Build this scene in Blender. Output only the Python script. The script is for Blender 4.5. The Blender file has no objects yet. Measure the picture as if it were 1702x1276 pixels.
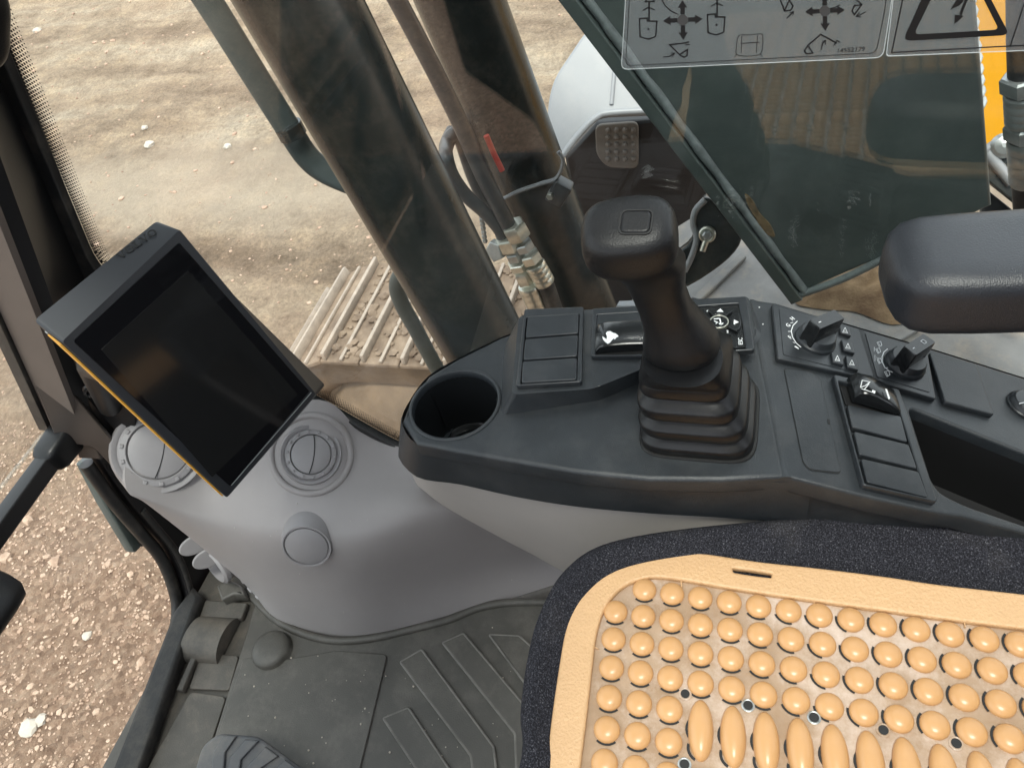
import bpy, bmesh, math, random
import numpy as np
from mathutils import Vector, Matrix, noise
random.seed(7)
PI = math.pi
S = bpy.context.scene
COL = S.collection

# ---------------------------------------------------------------- camera
# X = right of the machine, Y = forward, Z = up, metres above the cab floor
CAM = Vector((0, 0, 1.18))
FPX, CX, CY = 1280.0, 851.0, 638.0
_y, _p, _r = math.radians(25), math.radians(46), math.radians(15)
_h = Vector((math.cos(_y), math.sin(_y), 0))
FW = math.cos(_p) * _h - math.sin(_p) * Vector((0, 0, 1))
_R0 = _h.cross(Vector((0, 0, 1)))
_U0 = _R0.cross(FW)
RT = math.cos(_r) * _R0 - math.sin(_r) * _U0
UP = math.cos(_r) * _U0 + math.sin(_r) * _R0
cd = bpy.data.cameras.new('camera')
cam = bpy.data.objects.new('camera', cd)
COL.objects.link(cam)
cam.matrix_world = Matrix(((RT.x, UP.x, -FW.x, CAM.x), (RT.y, UP.y, -FW.y, CAM.y),
                           (RT.z, UP.z, -FW.z, CAM.z), (0, 0, 0, 1)))
cd.sensor_width = 36
cd.lens = 36 * FPX / 1702
cd.clip_start = 0.02
cd.clip_end = 500
S.camera = cam

# ---------------------------------------------------------------- light
W = bpy.data.worlds.new('World')
S.world = W
W.use_nodes = True
wn = W.node_tree
sky = wn.nodes.new('ShaderNodeTexSky')
sky.sky_type = 'NISHITA'
sky.sun_disc = False
SUN_EL, SUN_AZ = math.radians(72), math.radians(192)   # azimuth measured from +X towards +Y
sky.sun_elevation = SUN_EL
sky.sun_rotation = math.radians(90) - SUN_AZ
sky.dust_density = 4.0
sky.air_density = 1.0
# bright thin cloud veils most of the sky
tcw = wn.nodes.new('ShaderNodeTexCoord'); cn = wn.nodes.new('ShaderNodeTexNoise'); cn.inputs['Scale'].default_value = 2.2; cn.inputs['Detail'].default_value = 6
wn.links.new(tcw.outputs['Generated'], cn.inputs['Vector'])
cmr = wn.nodes.new('ShaderNodeMapRange'); cmr.inputs['From Min'].default_value = .3; cmr.inputs['From Max'].default_value = .65; cmr.inputs['To Min'].default_value = .55; cmr.inputs['To Max'].default_value = 1.0
wn.links.new(cn.outputs['Fac'], cmr.inputs['Value'])
cmx = wn.nodes.new('ShaderNodeMix'); cmx.data_type = 'RGBA'
wn.links.new(cmr.outputs['Result'], cmx.inputs['Factor']); wn.links.new(sky.outputs['Color'], cmx.inputs['A']); cmx.inputs['B'].default_value = (7.3, 7.6, 8.0, 1)
wn.links.new(cmx.outputs['Result'], wn.nodes['Background'].inputs['Color'])
wn.nodes['Background'].inputs['Strength'].default_value = 0.13
sl = bpy.data.lights.new('sun', 'SUN')
sl.energy = 1.5
sl.angle = math.radians(16)
sl.color = (1.0, 0.96, 0.90)
sun = bpy.data.objects.new('sun', sl)
COL.objects.link(sun)
sd = Vector((math.cos(SUN_EL) * math.cos(SUN_AZ), math.cos(SUN_EL) * math.sin(SUN_AZ), math.sin(SUN_EL)))
sun.rotation_euler = sd.to_track_quat('Z', 'Y').to_euler()
S.view_settings.view_transform = 'Standard'
S.view_settings.look = 'None'
S.view_settings.gamma = 1
S.view_settings.use_curve_mapping = False
S.view_settings.exposure = 1.33
S.render.engine = 'CYCLES'
S.cycles.max_bounces = 8
S.cycles.transparent_max_bounces = 16

# ---------------------------------------------------------------- helpers
def ray(px, py):
    return FW * FPX + RT * (px - CX) - UP * (py - CY)

def at(px, py, axis, v):
    d = ray(px, py)
    return CAM + d * ((v - CAM[axis]) / d[axis])
def AX(px, py, v): return at(px, py, 0, v)
def AY(px, py, v): return at(px, py, 1, v)
def AZ(px, py, v): return at(px, py, 2, v)

class Plane:
    """a plane with local axes; hit() gives local 2D coords of the point seen at a photo pixel"""
    def __init__(s, o, n, x):
        s.o = Vector(o); s.n = Vector(n).normalized()
        x = Vector(x); s.x = (x - s.n * x.dot(s.n)).normalized(); s.y = s.n.cross(s.x)
    def M(s, h=0):
        o = s.o + s.n * h
        return Matrix(((s.x.x, s.y.x, s.n.x, o.x), (s.x.y, s.y.y, s.n.y, o.y), (s.x.z, s.y.z, s.n.z, o.z), (0, 0, 0, 1)))
    def p3(s, px, py, h=0):
        d = ray(px, py); o = s.o + s.n * h
        return CAM + d * ((o - CAM).dot(s.n) / d.dot(s.n))
    def hit(s, px, py, h=0):
        q = s.p3(px, py, h) - s.o
        return (q.dot(s.x), q.dot(s.y))
    def hits(s, pts, h=0): return [s.hit(*p, h) for p in pts]
    def w(s, u, v, h=0): return s.o + s.x * u + s.y * v + s.n * h

def round_poly(pts, r, seg=4):
    out = []; n = len(pts)
    for i in range(n):
        a, b, c = Vector(pts[i - 1]), Vector(pts[i]), Vector(pts[(i + 1) % n])
        u, v = (a - b), (c - b)
        rr = r[i] if isinstance(r, (list, tuple)) else r
        k = min(rr, u.length * .45, v.length * .45)
        if k < 1e-6: out.append(tuple(b)); continue
        p, q = b + u.normalized() * k, b + v.normalized() * k
        for j in range(seg + 1):
            t = j / seg
            out.append(tuple((p * (1 - t) ** 2 + b * 2 * t * (1 - t) + q * t * t)))
    return out

def catmull(pts, n=6, closed=True):
    P = [Vector(p) for p in pts]; m = len(P); out = []
    for i in range(m if closed else m - 1):
        if closed: a, b, c, d = P[i - 1], P[i], P[(i + 1) % m], P[(i + 2) % m]
        else: a, b, c, d = P[max(i - 1, 0)], P[i], P[i + 1], P[min(i + 2, m - 1)]
        for j in range(n):
            t = j / n
            out.append(.5 * ((2 * b) + (c - a) * t + (2 * a - 5 * b + 4 * c - d) * t * t + (3 * b - a - 3 * c + d) * t ** 3))
    if not closed: out.append(P[-1])
    return out

def link(name, me, mat, parent=None, angle=35, smooth=True, flat=None):
    if parent is not None:
        me.transform(Matrix.Translation(-Vector(parent['_base'])))
    if smooth:
        me.shade_smooth()
        me.set_sharp_from_angle(angle=math.radians(angle))
        for p in me.polygons:            # flat caps keep their own normal
            if len(p.vertices) > 6 or (flat is not None and abs(p.normal.dot(flat)) > .995): p.use_smooth = False
    o = bpy.data.objects.new(name, me)
    COL.objects.link(o)
    o['_base'] = tuple(parent['_base']) if parent is not None else (0, 0, 0)
    if parent is not None:
        o.parent = parent
    if mat is not None: me.materials.append(mat)
    return o

def from_bm(name, bm, mat, parent=None, angle=35, normals=True, smooth=True, flat=None):
    if normals: bmesh.ops.recalc_face_normals(bm, faces=bm.faces)
    me = bpy.data.meshes.new(name); bm.to_mesh(me); bm.free()
    return link(name, me, mat, parent, angle, smooth, flat)

def thing(name, label, cat, loc=(0, 0, 0), group=None):
    o = bpy.data.objects.new(name, None); COL.objects.link(o)
    o.location = loc; o['_base'] = tuple(loc); o['label'] = label; o['category'] = cat
    o.empty_display_size = .05
    if group: o['group'] = group
    return o

def tag(o, label, cat, group=None):
    o['label'] = label; o['category'] = cat
    if group: o['group'] = group
    return o

def plate_mesh(loops, M, thick, bev, res=2):
    c = bpy.data.curves.new('c', 'CURVE'); c.dimensions = '2D'; c.fill_mode = 'BOTH'
    bev = min(bev, thick * .49)
    c.extrude = max(thick / 2 - bev, 1e-6); c.bevel_depth = bev; c.offset = -bev; c.bevel_resolution = res
    for L in loops:
        s = c.splines.new('POLY'); s.points.add(len(L) - 1)
        for p, q in zip(s.points, L): p.co = (q[0], q[1], 0, 1)
        s.use_cyclic_u = True
    o = bpy.data.objects.new('c', c); COL.objects.link(o)
    dg = bpy.context.evaluated_depsgraph_get()
    me = bpy.data.meshes.new_from_object(o.evaluated_get(dg))
    bpy.data.objects.remove(o); bpy.data.curves.remove(c)
    me.materials.clear()
    bm = bmesh.new(); bm.from_mesh(me); bmesh.ops.remove_doubles(bm, verts=bm.verts, dist=1e-6)
    bm.to_mesh(me); bm.free()
    me.transform(M @ Matrix.Translation((0, 0, thick / 2)))
    return me

def plate(name, loops, M, thick, bev, mat, parent=None, res=2):
    if not isinstance(loops[0][0], (tuple, list, Vector)): loops = [loops]
    me = plate_mesh(loops, M, thick, bev, res); me.name = name
    return link(name, me, mat, parent, 40, True, M.to_3x3().col[2].normalized())

def loft_bm(secs, closed=True, cap=True, bm=None):
    bm = bm or bmesh.new(); rows = [[bm.verts.new(p) for p in s] for s in secs]; n = len(secs[0])
    for a, b in zip(rows, rows[1:]):
        for i in range(n if closed else n - 1):
            j = (i + 1) % n
            try: bm.faces.new((a[i], a[j], b[j], b[i]))
            except ValueError: pass
    if cap and closed:
        bm.faces.new(rows[0][::-1]); bm.faces.new(rows[-1])
    return bm

def frame_of(t):
    t = Vector(t).normalized(); a = Vector((0, 0, 1)) if abs(t.z) < .9 else Vector((1, 0, 0))
    x = t.cross(a).normalized(); return x, t.cross(x).normalized()

def tube_bm(path, r, n=12, bm=None, cap=True):
    P = [Vector(p) for p in path]; secs = []; x = None
    for i, p in enumerate(P):
        t = (P[min(i + 1, len(P) - 1)] - P[max(i - 1, 0)]).normalized()
        if x is None: x, _ = frame_of(t)
        x = (x - t * x.dot(t)).normalized(); y = t.cross(x)
        rr = r[i] if isinstance(r, (list, tuple)) else r
        secs.append([p + (x * math.cos(2 * PI * k / n) + y * math.sin(2 * PI * k / n)) * rr for k in range(n)])
    return loft_bm(secs, True, cap, bm)

def tube(name, path, r, mat, parent=None, n=12, angle=50):
    return from_bm(name, tube_bm(path, r, n), mat, parent, angle)

def lathe_bm(o, axis, prof, n=32, bm=None, cap=True):
    """prof: list of (radius, height along axis)"""
    o = Vector(o); a = Vector(axis).normalized(); x, y = frame_of(a)
    secs = [[o + a * h + (x * math.cos(2 * PI * k / n) + y * math.sin(2 * PI * k / n)) * max(r, 1e-5) for k in range(n)] for r, h in prof]
    return loft_bm(secs, True, cap, bm)

def lathe(name, o, axis, prof, mat, parent=None, n=32, angle=35, cap=True):
    return from_bm(name, lathe_bm(o, axis, prof, n, None, cap), mat, parent, angle)

def se_ring(c, x, y, a, b, p=4, n=40):
    """superellipse ring"""
    out = []
    for k in range(n):
        t = 2 * PI * k / n; ct, st = math.cos(t), math.sin(t)
        out.append(Vector(c) + Vector(x) * a * math.copysign(abs(ct) ** (2 / p), ct) + Vector(y) * b * math.copysign(abs(st) ** (2 / p), st))
    return out

def box_bm(M, dx, dy, dz, bm=None, bev=0, seg=2):
    b2 = bmesh.new(); bmesh.ops.create_cube(b2, size=1)
    bmesh.ops.scale(b2, vec=(dx, dy, dz), verts=b2.verts)
    if bev: bmesh.ops.bevel(b2, geom=list(b2.edges), offset=bev, segments=seg, affect='EDGES', profile=.5)
    bmesh.ops.transform(b2, matrix=M, verts=b2.verts)
    if bm is None: return b2
    t = bpy.data.meshes.new('t'); b2.to_mesh(t); b2.free(); bm.from_mesh(t); bpy.data.meshes.remove(t)
    return bm

def add_loop(bm, me):
    bm.from_mesh(me); bpy.data.meshes.remove(me); return bm

def text_mesh(txt, size, M, thick=.0003, bold=0.0):
    c = bpy.data.curves.new('t', 'FONT'); c.body = txt; c.size = size; c.align_x = 'CENTER'; c.align_y = 'CENTER'
    c.extrude = thick; c.offset = bold
    o = bpy.data.objects.new('t', c); COL.objects.link(o)
    dg = bpy.context.evaluated_depsgraph_get(); me = bpy.data.meshes.new_from_object(o.evaluated_get(dg))
    bpy.data.objects.remove(o); bpy.data.curves.remove(c); me.materials.clear(); me.transform(M)
    return me

def stroke_bm(bm, pl, pts, wd, h, thick=.0003, closed=False):
    """flat printed line of width wd along local 2D pts"""
    P = [Vector(p) for p in pts]
    if closed: P.append(P[0])
    for a, b in zip(P, P[1:]):
        d = (b - a)
        if d.length < 1e-7: continue
        d.normalize(); q = Vector((-d.y, d.x)) * wd / 2; e = d * wd * .35
        c = [a - e - q, b + e - q, b + e + q, a - e + q]
        lo = [bm.verts.new(pl.w(v.x, v.y, h)) for v in c]; hi = [bm.verts.new(pl.w(v.x, v.y, h + thick)) for v in c]
        bm.faces.new(hi); bm.faces.new(lo[::-1])
        for i in range(4): bm.faces.new((lo[i], lo[(i + 1) % 4], hi[(i + 1) % 4], hi[i]))
    return bm

def fill_bm(bm, pl, pts, h, thick=.0003):
    lo = [bm.verts.new(pl.w(p[0], p[1], h)) for p in pts]; hi = [bm.verts.new(pl.w(p[0], p[1], h + thick)) for p in pts]
    bm.faces.new(hi); bm.faces.new(lo[::-1]); n = len(pts)
    for i in range(n): bm.faces.new((lo[i], lo[(i + 1) % n], hi[(i + 1) % n], hi[i]))
    return bm

def circ2(cx, cy, r, n=24): return [(cx + r * math.cos(2 * PI * k / n), cy + r * math.sin(2 * PI * k / n)) for k in range(n)]

# ---------------------------------------------------------------- materials
def pm(name, col, rough=.5, metal=0, var=0, vscale=8, bump=0, bscale=200, col2=None, spec=.5, rvar=0, detail=6, dust=0, dustcol=(.45, .38, .3)):
    m = bpy.data.materials.new(name); m.use_nodes = True; nt = m.node_tree; b = nt.nodes['Principled BSDF']
    b.inputs['Base Color'].default_value = (*col, 1); b.inputs['Roughness'].default_value = rough
    b.inputs['Metallic'].default_value = metal; b.inputs['Specular IOR Level'].default_value = spec
    tc = nt.nodes.new('ShaderNodeTexCoord')
    out = None
    if var or col2:
        n = nt.nodes.new('ShaderNodeTexNoise'); n.inputs['Scale'].default_value = vscale; n.inputs['Detail'].default_value = detail
        n.inputs['Roughness'].default_value = .62
        nt.links.new(tc.outputs['Object'], n.inputs['Vector'])
        rmp = nt.nodes.new('ShaderNodeValToRGB'); rmp.color_ramp.elements[0].position = .3; rmp.color_ramp.elements[1].position = .72
        c2 = col2 or tuple(min(1, c * (1 + var)) for c in col); c1 = col if col2 else tuple(c * (1 - var) for c in col)
        rmp.color_ramp.elements[0].color = (*c1, 1); rmp.color_ramp.elements[1].color = (*c2, 1)
        nt.links.new(n.outputs['Fac'], rmp.inputs['Fac']); out = rmp.outputs['Color']
        if rvar:
            mr = nt.nodes.new('ShaderNodeMapRange'); mr.inputs['To Min'].default_value = rough - rvar; mr.inputs['To Max'].default_value = rough + rvar
            nt.links.new(n.outputs['Fac'], mr.inputs['Value']); nt.links.new(mr.outputs['Result'], b.inputs['Roughness'])
    if dust:
        n2 = nt.nodes.new('ShaderNodeTexNoise'); n2.inputs['Scale'].default_value = 14; n2.inputs['Detail'].default_value = 9; n2.inputs['Roughness'].default_value = .75
        nt.links.new(tc.outputs['Object'], n2.inputs['Vector'])
        r2 = nt.nodes.new('ShaderNodeMapRange'); r2.inputs['From Min'].default_value = .48; r2.inputs['From Max'].default_value = .8; r2.inputs['To Max'].default_value = dust
        nt.links.new(n2.outputs['Fac'], r2.inputs['Value'])
        mx = nt.nodes.new('ShaderNodeMix'); mx.data_type = 'RGBA'
        mx.inputs['A'].default_value = (*col, 1); mx.inputs['B'].default_value = (*dustcol, 1)
        if out: nt.links.new(out, mx.inputs['A'])
        nt.links.new(r2.outputs['Result'], mx.inputs['Factor']); out = mx.outputs['Result']
    if out: nt.links.new(out, b.inputs['Base Color'])
    if bump:
        n3 = nt.nodes.new('ShaderNodeTexNoise'); n3.inputs['Scale'].default_value = bscale; n3.inputs['Detail'].default_value = 3
        nt.links.new(tc.outputs['Object'], n3.inputs['Vector'])
        bp = nt.nodes.new('ShaderNodeBump'); bp.inputs['Strength'].default_value = bump; bp.inputs['Distance'].default_value = .002
        nt.links.new(n3.outputs['Fac'], bp.inputs['Height']); nt.links.new(bp.outputs['Normal'], b.inputs['Normal'])
    return m

M_console = pm('console_plastic', (.017, .0205, .024), .43, var=.18, vscale=30, bump=.22, bscale=900, dust=.09, dustcol=(.3, .28, .26))
M_cap = pm('switch_plastic', (.017, .020, .0235), .36, var=.2, vscale=25, bump=.08, bscale=1400, dust=.10, dustcol=(.3, .3, .3))
M_gloss = pm('glossy_plastic', (.010, .011, .012), .22, bump=.03, bscale=700)
M_rubber = pm('black_rubber', (.004, .0042, .005), .36, spec=.36, var=.2, vscale=30, bump=.05, bscale=500, dust=.04)
M_grip = pm('grip_plastic', (.006, .0062, .007), .42, bump=.18, bscale=900, dust=.015, spec=.36)
M_hole = pm('dark_well', (.003, .003, .0035), .6)
M_grey = pm('grey_trim', (.31, .29, .287), .55, var=.05, vscale=6, bump=.08, bscale=900, dust=.10, dustcol=(.42, .38, .35))
M_greyvent = pm('vent_plastic', (.28, .268, .272), .48, var=.05, vscale=20, bump=.04, bscale=800)
M_skirt = pm('skirt_plastic', (.40, .37, .345), .55, var=.05, vscale=5, bump=.08, bscale=900, dust=.08, dustcol=(.4, .35, .3))
M_mat = pm('floor_rubber', (.070, .066, .058), .5, var=.2, vscale=9, bump=.18, bscale=500, dust=.42, dustcol=(.21, .19, .165))
M_floor = pm('floor_plate', (.070, .064, .055), .6, var=.25, vscale=12, bump=.25, bscale=420, dust=.45, dustcol=(.27, .22, .17))
M_seam = pm('seam_black', (.006, .006, .006), .6)
M_white = pm('white_print', (.75, .77, .78), .5)
M_yell = pm('yellow_trim', (.86, .43, .06), .4)
M_black = pm('black_paint', (.007, .007, .008), .42, bump=.05, bscale=600)
M_pillar = pm('pillar_trim', (.13, .105, .09), .5, var=.08, vscale=10, bump=.1, bscale=900)
M_bracket = pm('bracket_paint', (.055, .045, .04), .28, var=.15, vscale=14)
M_seal = pm('seal_rubber', (.022, .022, .022), .42, dust=.15)
M_screen = pm('screen_glass', (.006, .006, .007), .07)
M_lcd = pm('lcd_panel', (.013, .013, .013), .1)
M_boom = pm('boom_paint', (.060, .076, .073), .42, var=.22, vscale=7, bump=.08, bscale=60, dust=.12, dustcol=(.2, .18, .15))
M_weld = pm('weld_bead', (.13, .15, .15), .45, var=.3, vscale=60, bump=.4, bscale=120)
M_cyl = pm('cylinder_paint', (.022, .027, .027), .27, var=.25, vscale=9, dust=.15, dustcol=(.3, .24, .18))
M_pipe = pm('pipe_paint', (.045, .048, .05), .38, dust=.2, dustcol=(.3, .26, .2))
M_zinc = pm('zinc_fitting', (.62, .62, .54), .32, metal=.85, var=.2, vscale=50, dust=.2)
M_steel = pm('steel_fitting', (.42, .44, .43), .36, metal=.7, var=.2, vscale=40)
M_hose = pm('hose_rubber', (.02, .02, .021), .5, dust=.25)
M_yellow = pm('yellow_paint', (.86, .40, .012), .38, var=.06, vscale=5, dust=.06)
M_box = pm('box_cover_grey', (.27, .28, .29), .38, var=.08, vscale=4, dust=.2, dustcol=(.5, .47, .42))
M_deck = pm('deck_paint', (.18, .176, .168), .55, var=.3, vscale=9, bump=.2, bscale=60, dust=.6, dustcol=(.45, .35, .24))
M_soil = pm('packed_soil', (.13, .075, .04), .95, col2=(.34, .23, .13), vscale=16, bump=1.0, bscale=220)
M_shoe = pm('track_shoe_dirt', (.12, .082, .056), .9, col2=(.29, .215, .15), vscale=14, bump=.5, bscale=120)
M_grouser = pm('grouser_steel', (.33, .27, .215), .55, var=.2, vscale=30, bump=.25, bscale=200)
M_trackside = pm('track_frame_dirt', (.10, .068, .042), .8, col2=(.21, .145, .09), vscale=7, bump=.3, bscale=80)
M_red = pm('red_tag', (.45, .045, .03), .5)
M_arm = pm('armrest_vinyl', (.019, .021, .026), .36, var=.12, vscale=14, bump=.25, bscale=900)
M_pedal = pm('pedal_rubber', (.085, .09, .097), .55, dust=.25)
M_bead = pm('bead_plastic', (.54, .30, .13), .3, var=.05, vscale=25, spec=.45)
M_matframe = pm('mat_frame_vinyl', (.56, .345, .175), .45, var=.05, vscale=18, bump=.5, bscale=420, dust=.06, dustcol=(.5, .38, .26))
M_skirtdark = pm('cab_liner', (.05, .048, .046), .7)

def mat_base():   # dusty clear vinyl sheet between the beads
    m = pm('mat_base_vinyl', (.29, .19, .115), .22, col2=(.42, .30, .205), vscale=26, bump=.3, bscale=160, dust=.95, dustcol=(.66, .55, .48), rvar=.12)
    return m
M_matbase = mat_base()

def fabric():
    m = bpy.data.materials.new('seat_fabric'); m.use_nodes = True; nt = m.node_tree; b = nt.nodes['Principled BSDF']
    b.inputs['Roughness'].default_value = .9; b.inputs['Specular IOR Level'].default_value = .2
    tc = nt.nodes.new('ShaderNodeTexCoord')
    v = nt.nodes.new('ShaderNodeTexVoronoi'); v.inputs['Scale'].default_value = 700
    n = nt.nodes.new('ShaderNodeTexNoise'); n.inputs['Scale'].default_value = 820; n.inputs['Detail'].default_value = 1
    n2 = nt.nodes.new('ShaderNodeTexNoise'); n2.inputs['Scale'].default_value = 12; n2.inputs['Detail'].default_value = 6
    for k in (v, n, n2): nt.links.new(tc.outputs['Object'], k.inputs['Vector'])
    r = nt.nodes.new('ShaderNodeValToRGB'); e = r.color_ramp.elements
    e[0].position = .42; e[0].color = (.010, .010, .013, 1); e[1].position = .66; e[1].color = (.036, .036, .045, 1)
    k = e.new(.74); k.color = (.10, .10, .11, 1)
    nt.links.new(n.outputs['Fac'], r.inputs['Fac'])
    mx = nt.nodes.new('ShaderNodeMix'); mx.data_type = 'RGBA'; mx.blend_type = 'ADD'
    mr = nt.nodes.new('ShaderNodeMapRange'); mr.inputs['From Min'].default_value = .62; mr.inputs['From Max'].default_value = .8; mr.inputs['To Max'].default_value = .05
    nt.links.new(n2.outputs['Fac'], mr.inputs['Value'])
    nt.links.new(r.outputs['Color'], mx.inputs['A']); mx.inputs['B'].default_value = (.6, .55, .5, 1)
    nt.links.new(mr.outputs['Result'], mx.inputs['Factor']); nt.links.new(mx.outputs['Result'], b.inputs['Base Color'])
    bp = nt.nodes.new('ShaderNodeBump'); bp.inputs['Strength'].default_value = .6; bp.inputs['Distance'].default_value = .0015
    nt.links.new(v.outputs['Distance'], bp.inputs['Height']); nt.links.new(bp.outputs['Normal'], b.inputs['Normal'])
    return m
M_fabric = fabric()

def glass(name, tint):
    m = bpy.data.materials.new(name); m.use_nodes = True; nt = m.node_tree; nt.nodes.clear()
    o = nt.nodes.new('ShaderNodeOutputMaterial'); t = nt.nodes.new('ShaderNodeBsdfTransparent'); g = nt.nodes.new('ShaderNodeBsdfGlossy')
    mx = nt.nodes.new('ShaderNodeMixShader'); f = nt.nodes.new('ShaderNodeFresnel')
    t.inputs['Color'].default_value = (*tint, 1); g.inputs['Roughness'].default_value = 0.0; g.inputs['Color'].default_value = (1, 1, 1, 1)
    ge = nt.nodes.new('ShaderNodeNewGeometry'); mr = nt.nodes.new('ShaderNodeMapRange')     # same Fresnel on both faces of the pane
    mr.inputs['To Min'].default_value = 1.5; mr.inputs['To Max'].default_value = 1 / 1.5
    nt.links.new(ge.outputs['Backfacing'], mr.inputs['Value']); nt.links.new(mr.outputs['Result'], f.inputs['IOR'])
    nt.links.new(f.outputs[0], mx.inputs[0]); nt.links.new(t.outputs[0], mx.inputs[1]); nt.links.new(g.outputs[0], mx.inputs[2])
    nt.links.new(mx.outputs[0], o.inputs[0])
    return m
M_glass = glass('window_glass', (.95, .975, .96))

def film(name, col, a):
    m = bpy.data.materials.new(name); m.use_nodes = True; nt = m.node_tree; nt.nodes.clear()
    o = nt.nodes.new('ShaderNodeOutputMaterial'); t = nt.nodes.new('ShaderNodeBsdfTransparent'); g = nt.nodes.new('ShaderNodeBsdfPrincipled')
    g.inputs['Base Color'].default_value = (*col, 1); g.inputs['Roughness'].default_value = .35
    mx = nt.nodes.new('ShaderNodeMixShader'); mx.inputs[0].default_value = a
    nt.links.new(t.outputs[0], mx.inputs[1]); nt.links.new(g.outputs[0], mx.inputs[2]); nt.links.new(mx.outputs[0], o.inputs[0])
    return m
M_film = film('clear_film', (.5, .52, .54), .13)
M_filmedge = film('film_edge', (.8, .85, .85), .45)

def ground_mat():
    m = bpy.data.materials.new('dry_earth'); m.use_nodes = True; nt = m.node_tree; b = nt.nodes['Principled BSDF']
    b.inputs['Roughness'].default_value = .95; b.inputs['Specular IOR Level'].default_value = .2
    tc = nt.nodes.new('ShaderNodeTexCoord'); L = nt.links.new
    def nz(scale, det, rough, mapping=None):
        n = nt.nodes.new('ShaderNodeTexNoise'); n.inputs['Scale'].default_value = scale; n.inputs['Detail'].default_value = det; n.inputs['Roughness'].default_value = rough
        if mapping:
            mp = nt.nodes.new('ShaderNodeMapping'); mp.inputs['Rotation'].default_value = mapping[0]; mp.inputs['Scale'].default_value = mapping[1]
            L(tc.outputs['Object'], mp.inputs['Vector']); L(mp.outputs['Vector'], n.inputs['Vector'])
        else: L(tc.outputs['Object'], n.inputs['Vector'])
        return n.outputs['Fac']
    def ramp(fac, stops):
        r = nt.nodes.new('ShaderNodeValToRGB'); e = r.color_ramp.elements
        e[0].position, e[0].color = stops[0][0], (*stops[0][1], 1); e[1].position, e[1].color = stops[-1][0], (*stops[-1][1], 1)
        for p, c in stops[1:-1]: k = e.new(p); k.color = (*c, 1)
        L(fac, r.inputs['Fac']); return r.outputs['Color']
    def mix(fac, a, bb, mode='MIX'):
        x = nt.nodes.new('ShaderNodeMix'); x.data_type = 'RGBA'; x.blend_type = mode
        for s, v in (('Factor', fac), ('A', a), ('B', bb)):
            if isinstance(v, float): x.inputs[s].default_value = v
            elif isinstance(v, tuple): x.inputs[s].default_value = (*v, 1)
            else: L(v, x.inputs[s])
        return x.outputs['Result']
    streak = nz(1.0, 7, .62, ((0, 0, 0), (2.0, .5, 1)))
    base = ramp(streak, [(.30, (.27, .195, .135)), (.43, (.40, .30, .212)), (.53, (.52, .40, .285)), (.66, (.61, .50, .375))])
    mid = ramp(nz(5, 8, .7), [(.3, (.62, .6, .58)), (.5, (.95, .95, .95)), (.7, (1.25, 1.22, 1.15))])
    c = mix(1.0, base, mid, 'MULTIPLY')
    fine = ramp(nz(45, 6, .75), [(.3, (.6, .6, .6)), (.52, (1, 1, 1)), (.72, (1.35, 1.32, 1.28))])
    c = mix(1.0, c, fine, 'MULTIPLY')
    sp0 = nt.nodes.new('ShaderNodeSeparateXYZ'); L(tc.outputs['Object'], sp0.inputs[0])
    wb = nt.nodes.new('ShaderNodeMath'); wb.operation = 'MULTIPLY_ADD'; wb.inputs[1].default_value = 1.1; L(nz(.8, 5, .65), wb.inputs[0]); L(sp0.outputs['X'], wb.inputs[2])
    bm1 = nt.nodes.new('ShaderNodeMapRange'); bm1.interpolation_type = 'SMOOTHSTEP'; bm1.inputs['From Min'].default_value = 3.7; bm1.inputs['From Max'].default_value = 4.2; L(wb.outputs[0], bm1.inputs['Value'])
    bm2 = nt.nodes.new('ShaderNodeMapRange'); bm2.interpolation_type = 'SMOOTHSTEP'; bm2.inputs['From Min'].default_value = 5.0; bm2.inputs['From Max'].default_value = 4.5; L(wb.outputs[0], bm2.inputs['Value'])
    bmm = nt.nodes.new('ShaderNodeMath'); bmm.operation = 'MULTIPLY'; L(bm1.outputs['Result'], bmm.inputs[0]); L(bm2.outputs['Result'], bmm.inputs[1])
    bms = nt.nodes.new('ShaderNodeMath'); bms.operation = 'MULTIPLY'; bms.inputs[1].default_value = .6; L(bmm.outputs[0], bms.inputs[0])
    c = mix(bms.outputs[0], c, (.63, .52, .40))
    # redder gravel close to the front of the cab
    sp = nt.nodes.new('ShaderNodeSeparateXYZ'); L(tc.outputs['Object'], sp.inputs[0])
    d = nt.nodes.new('ShaderNodeMapRange'); d.inputs['From Min'].default_value = 2.6; d.inputs['From Max'].default_value = 1.0; L(sp.outputs['X'], d.inputs['Value'])
    wob = nt.nodes.new('ShaderNodeMath'); wob.operation = 'MULTIPLY_ADD'; wob.inputs[1].default_value = .8
    L(nz(1.3, 5, .6), wob.inputs[0]); wob.inputs[2].default_value = -.4
    ad = nt.nodes.new('ShaderNodeMath'); ad.operation = 'ADD'; ad.use_clamp = True; L(d.outputs['Result'], ad.inputs[0]); L(wob.outputs[0], ad.inputs[1])
    red = ramp(nz(26, 9, .78), [(.30, (.30, .18, .12)), (.5, (.47, .315, .22)), (.64, (.57, .41, .30)), (.78, (.68, .55, .45))])
    vg = nt.nodes.new('ShaderNodeTexVoronoi'); vg.inputs['Scale'].default_value = 46; vg.inputs['Randomness'].default_value = 1.0; L(tc.outputs['Object'], vg.inputs['Vector'])
    vh = nt.nodes.new('ShaderNodeSeparateColor'); L(vg.outputs['Color'], vh.inputs[0])
    grain = ramp(vh.outputs[0], [(.0, (.62, .58, .56)), (.55, (.95, .93, .9)), (.85, (1.15, 1.12, 1.1)), (1.0, (1.5, 1.5, 1.5))])
    red = mix(.75, red, grain, 'MULTIPLY')
    c = mix(ad.outputs[0], c, red)
    L(c, b.inputs['Base Color'])
    h1, h2 = nz(30, 8, .75), nz(140, 4, .7)
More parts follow.
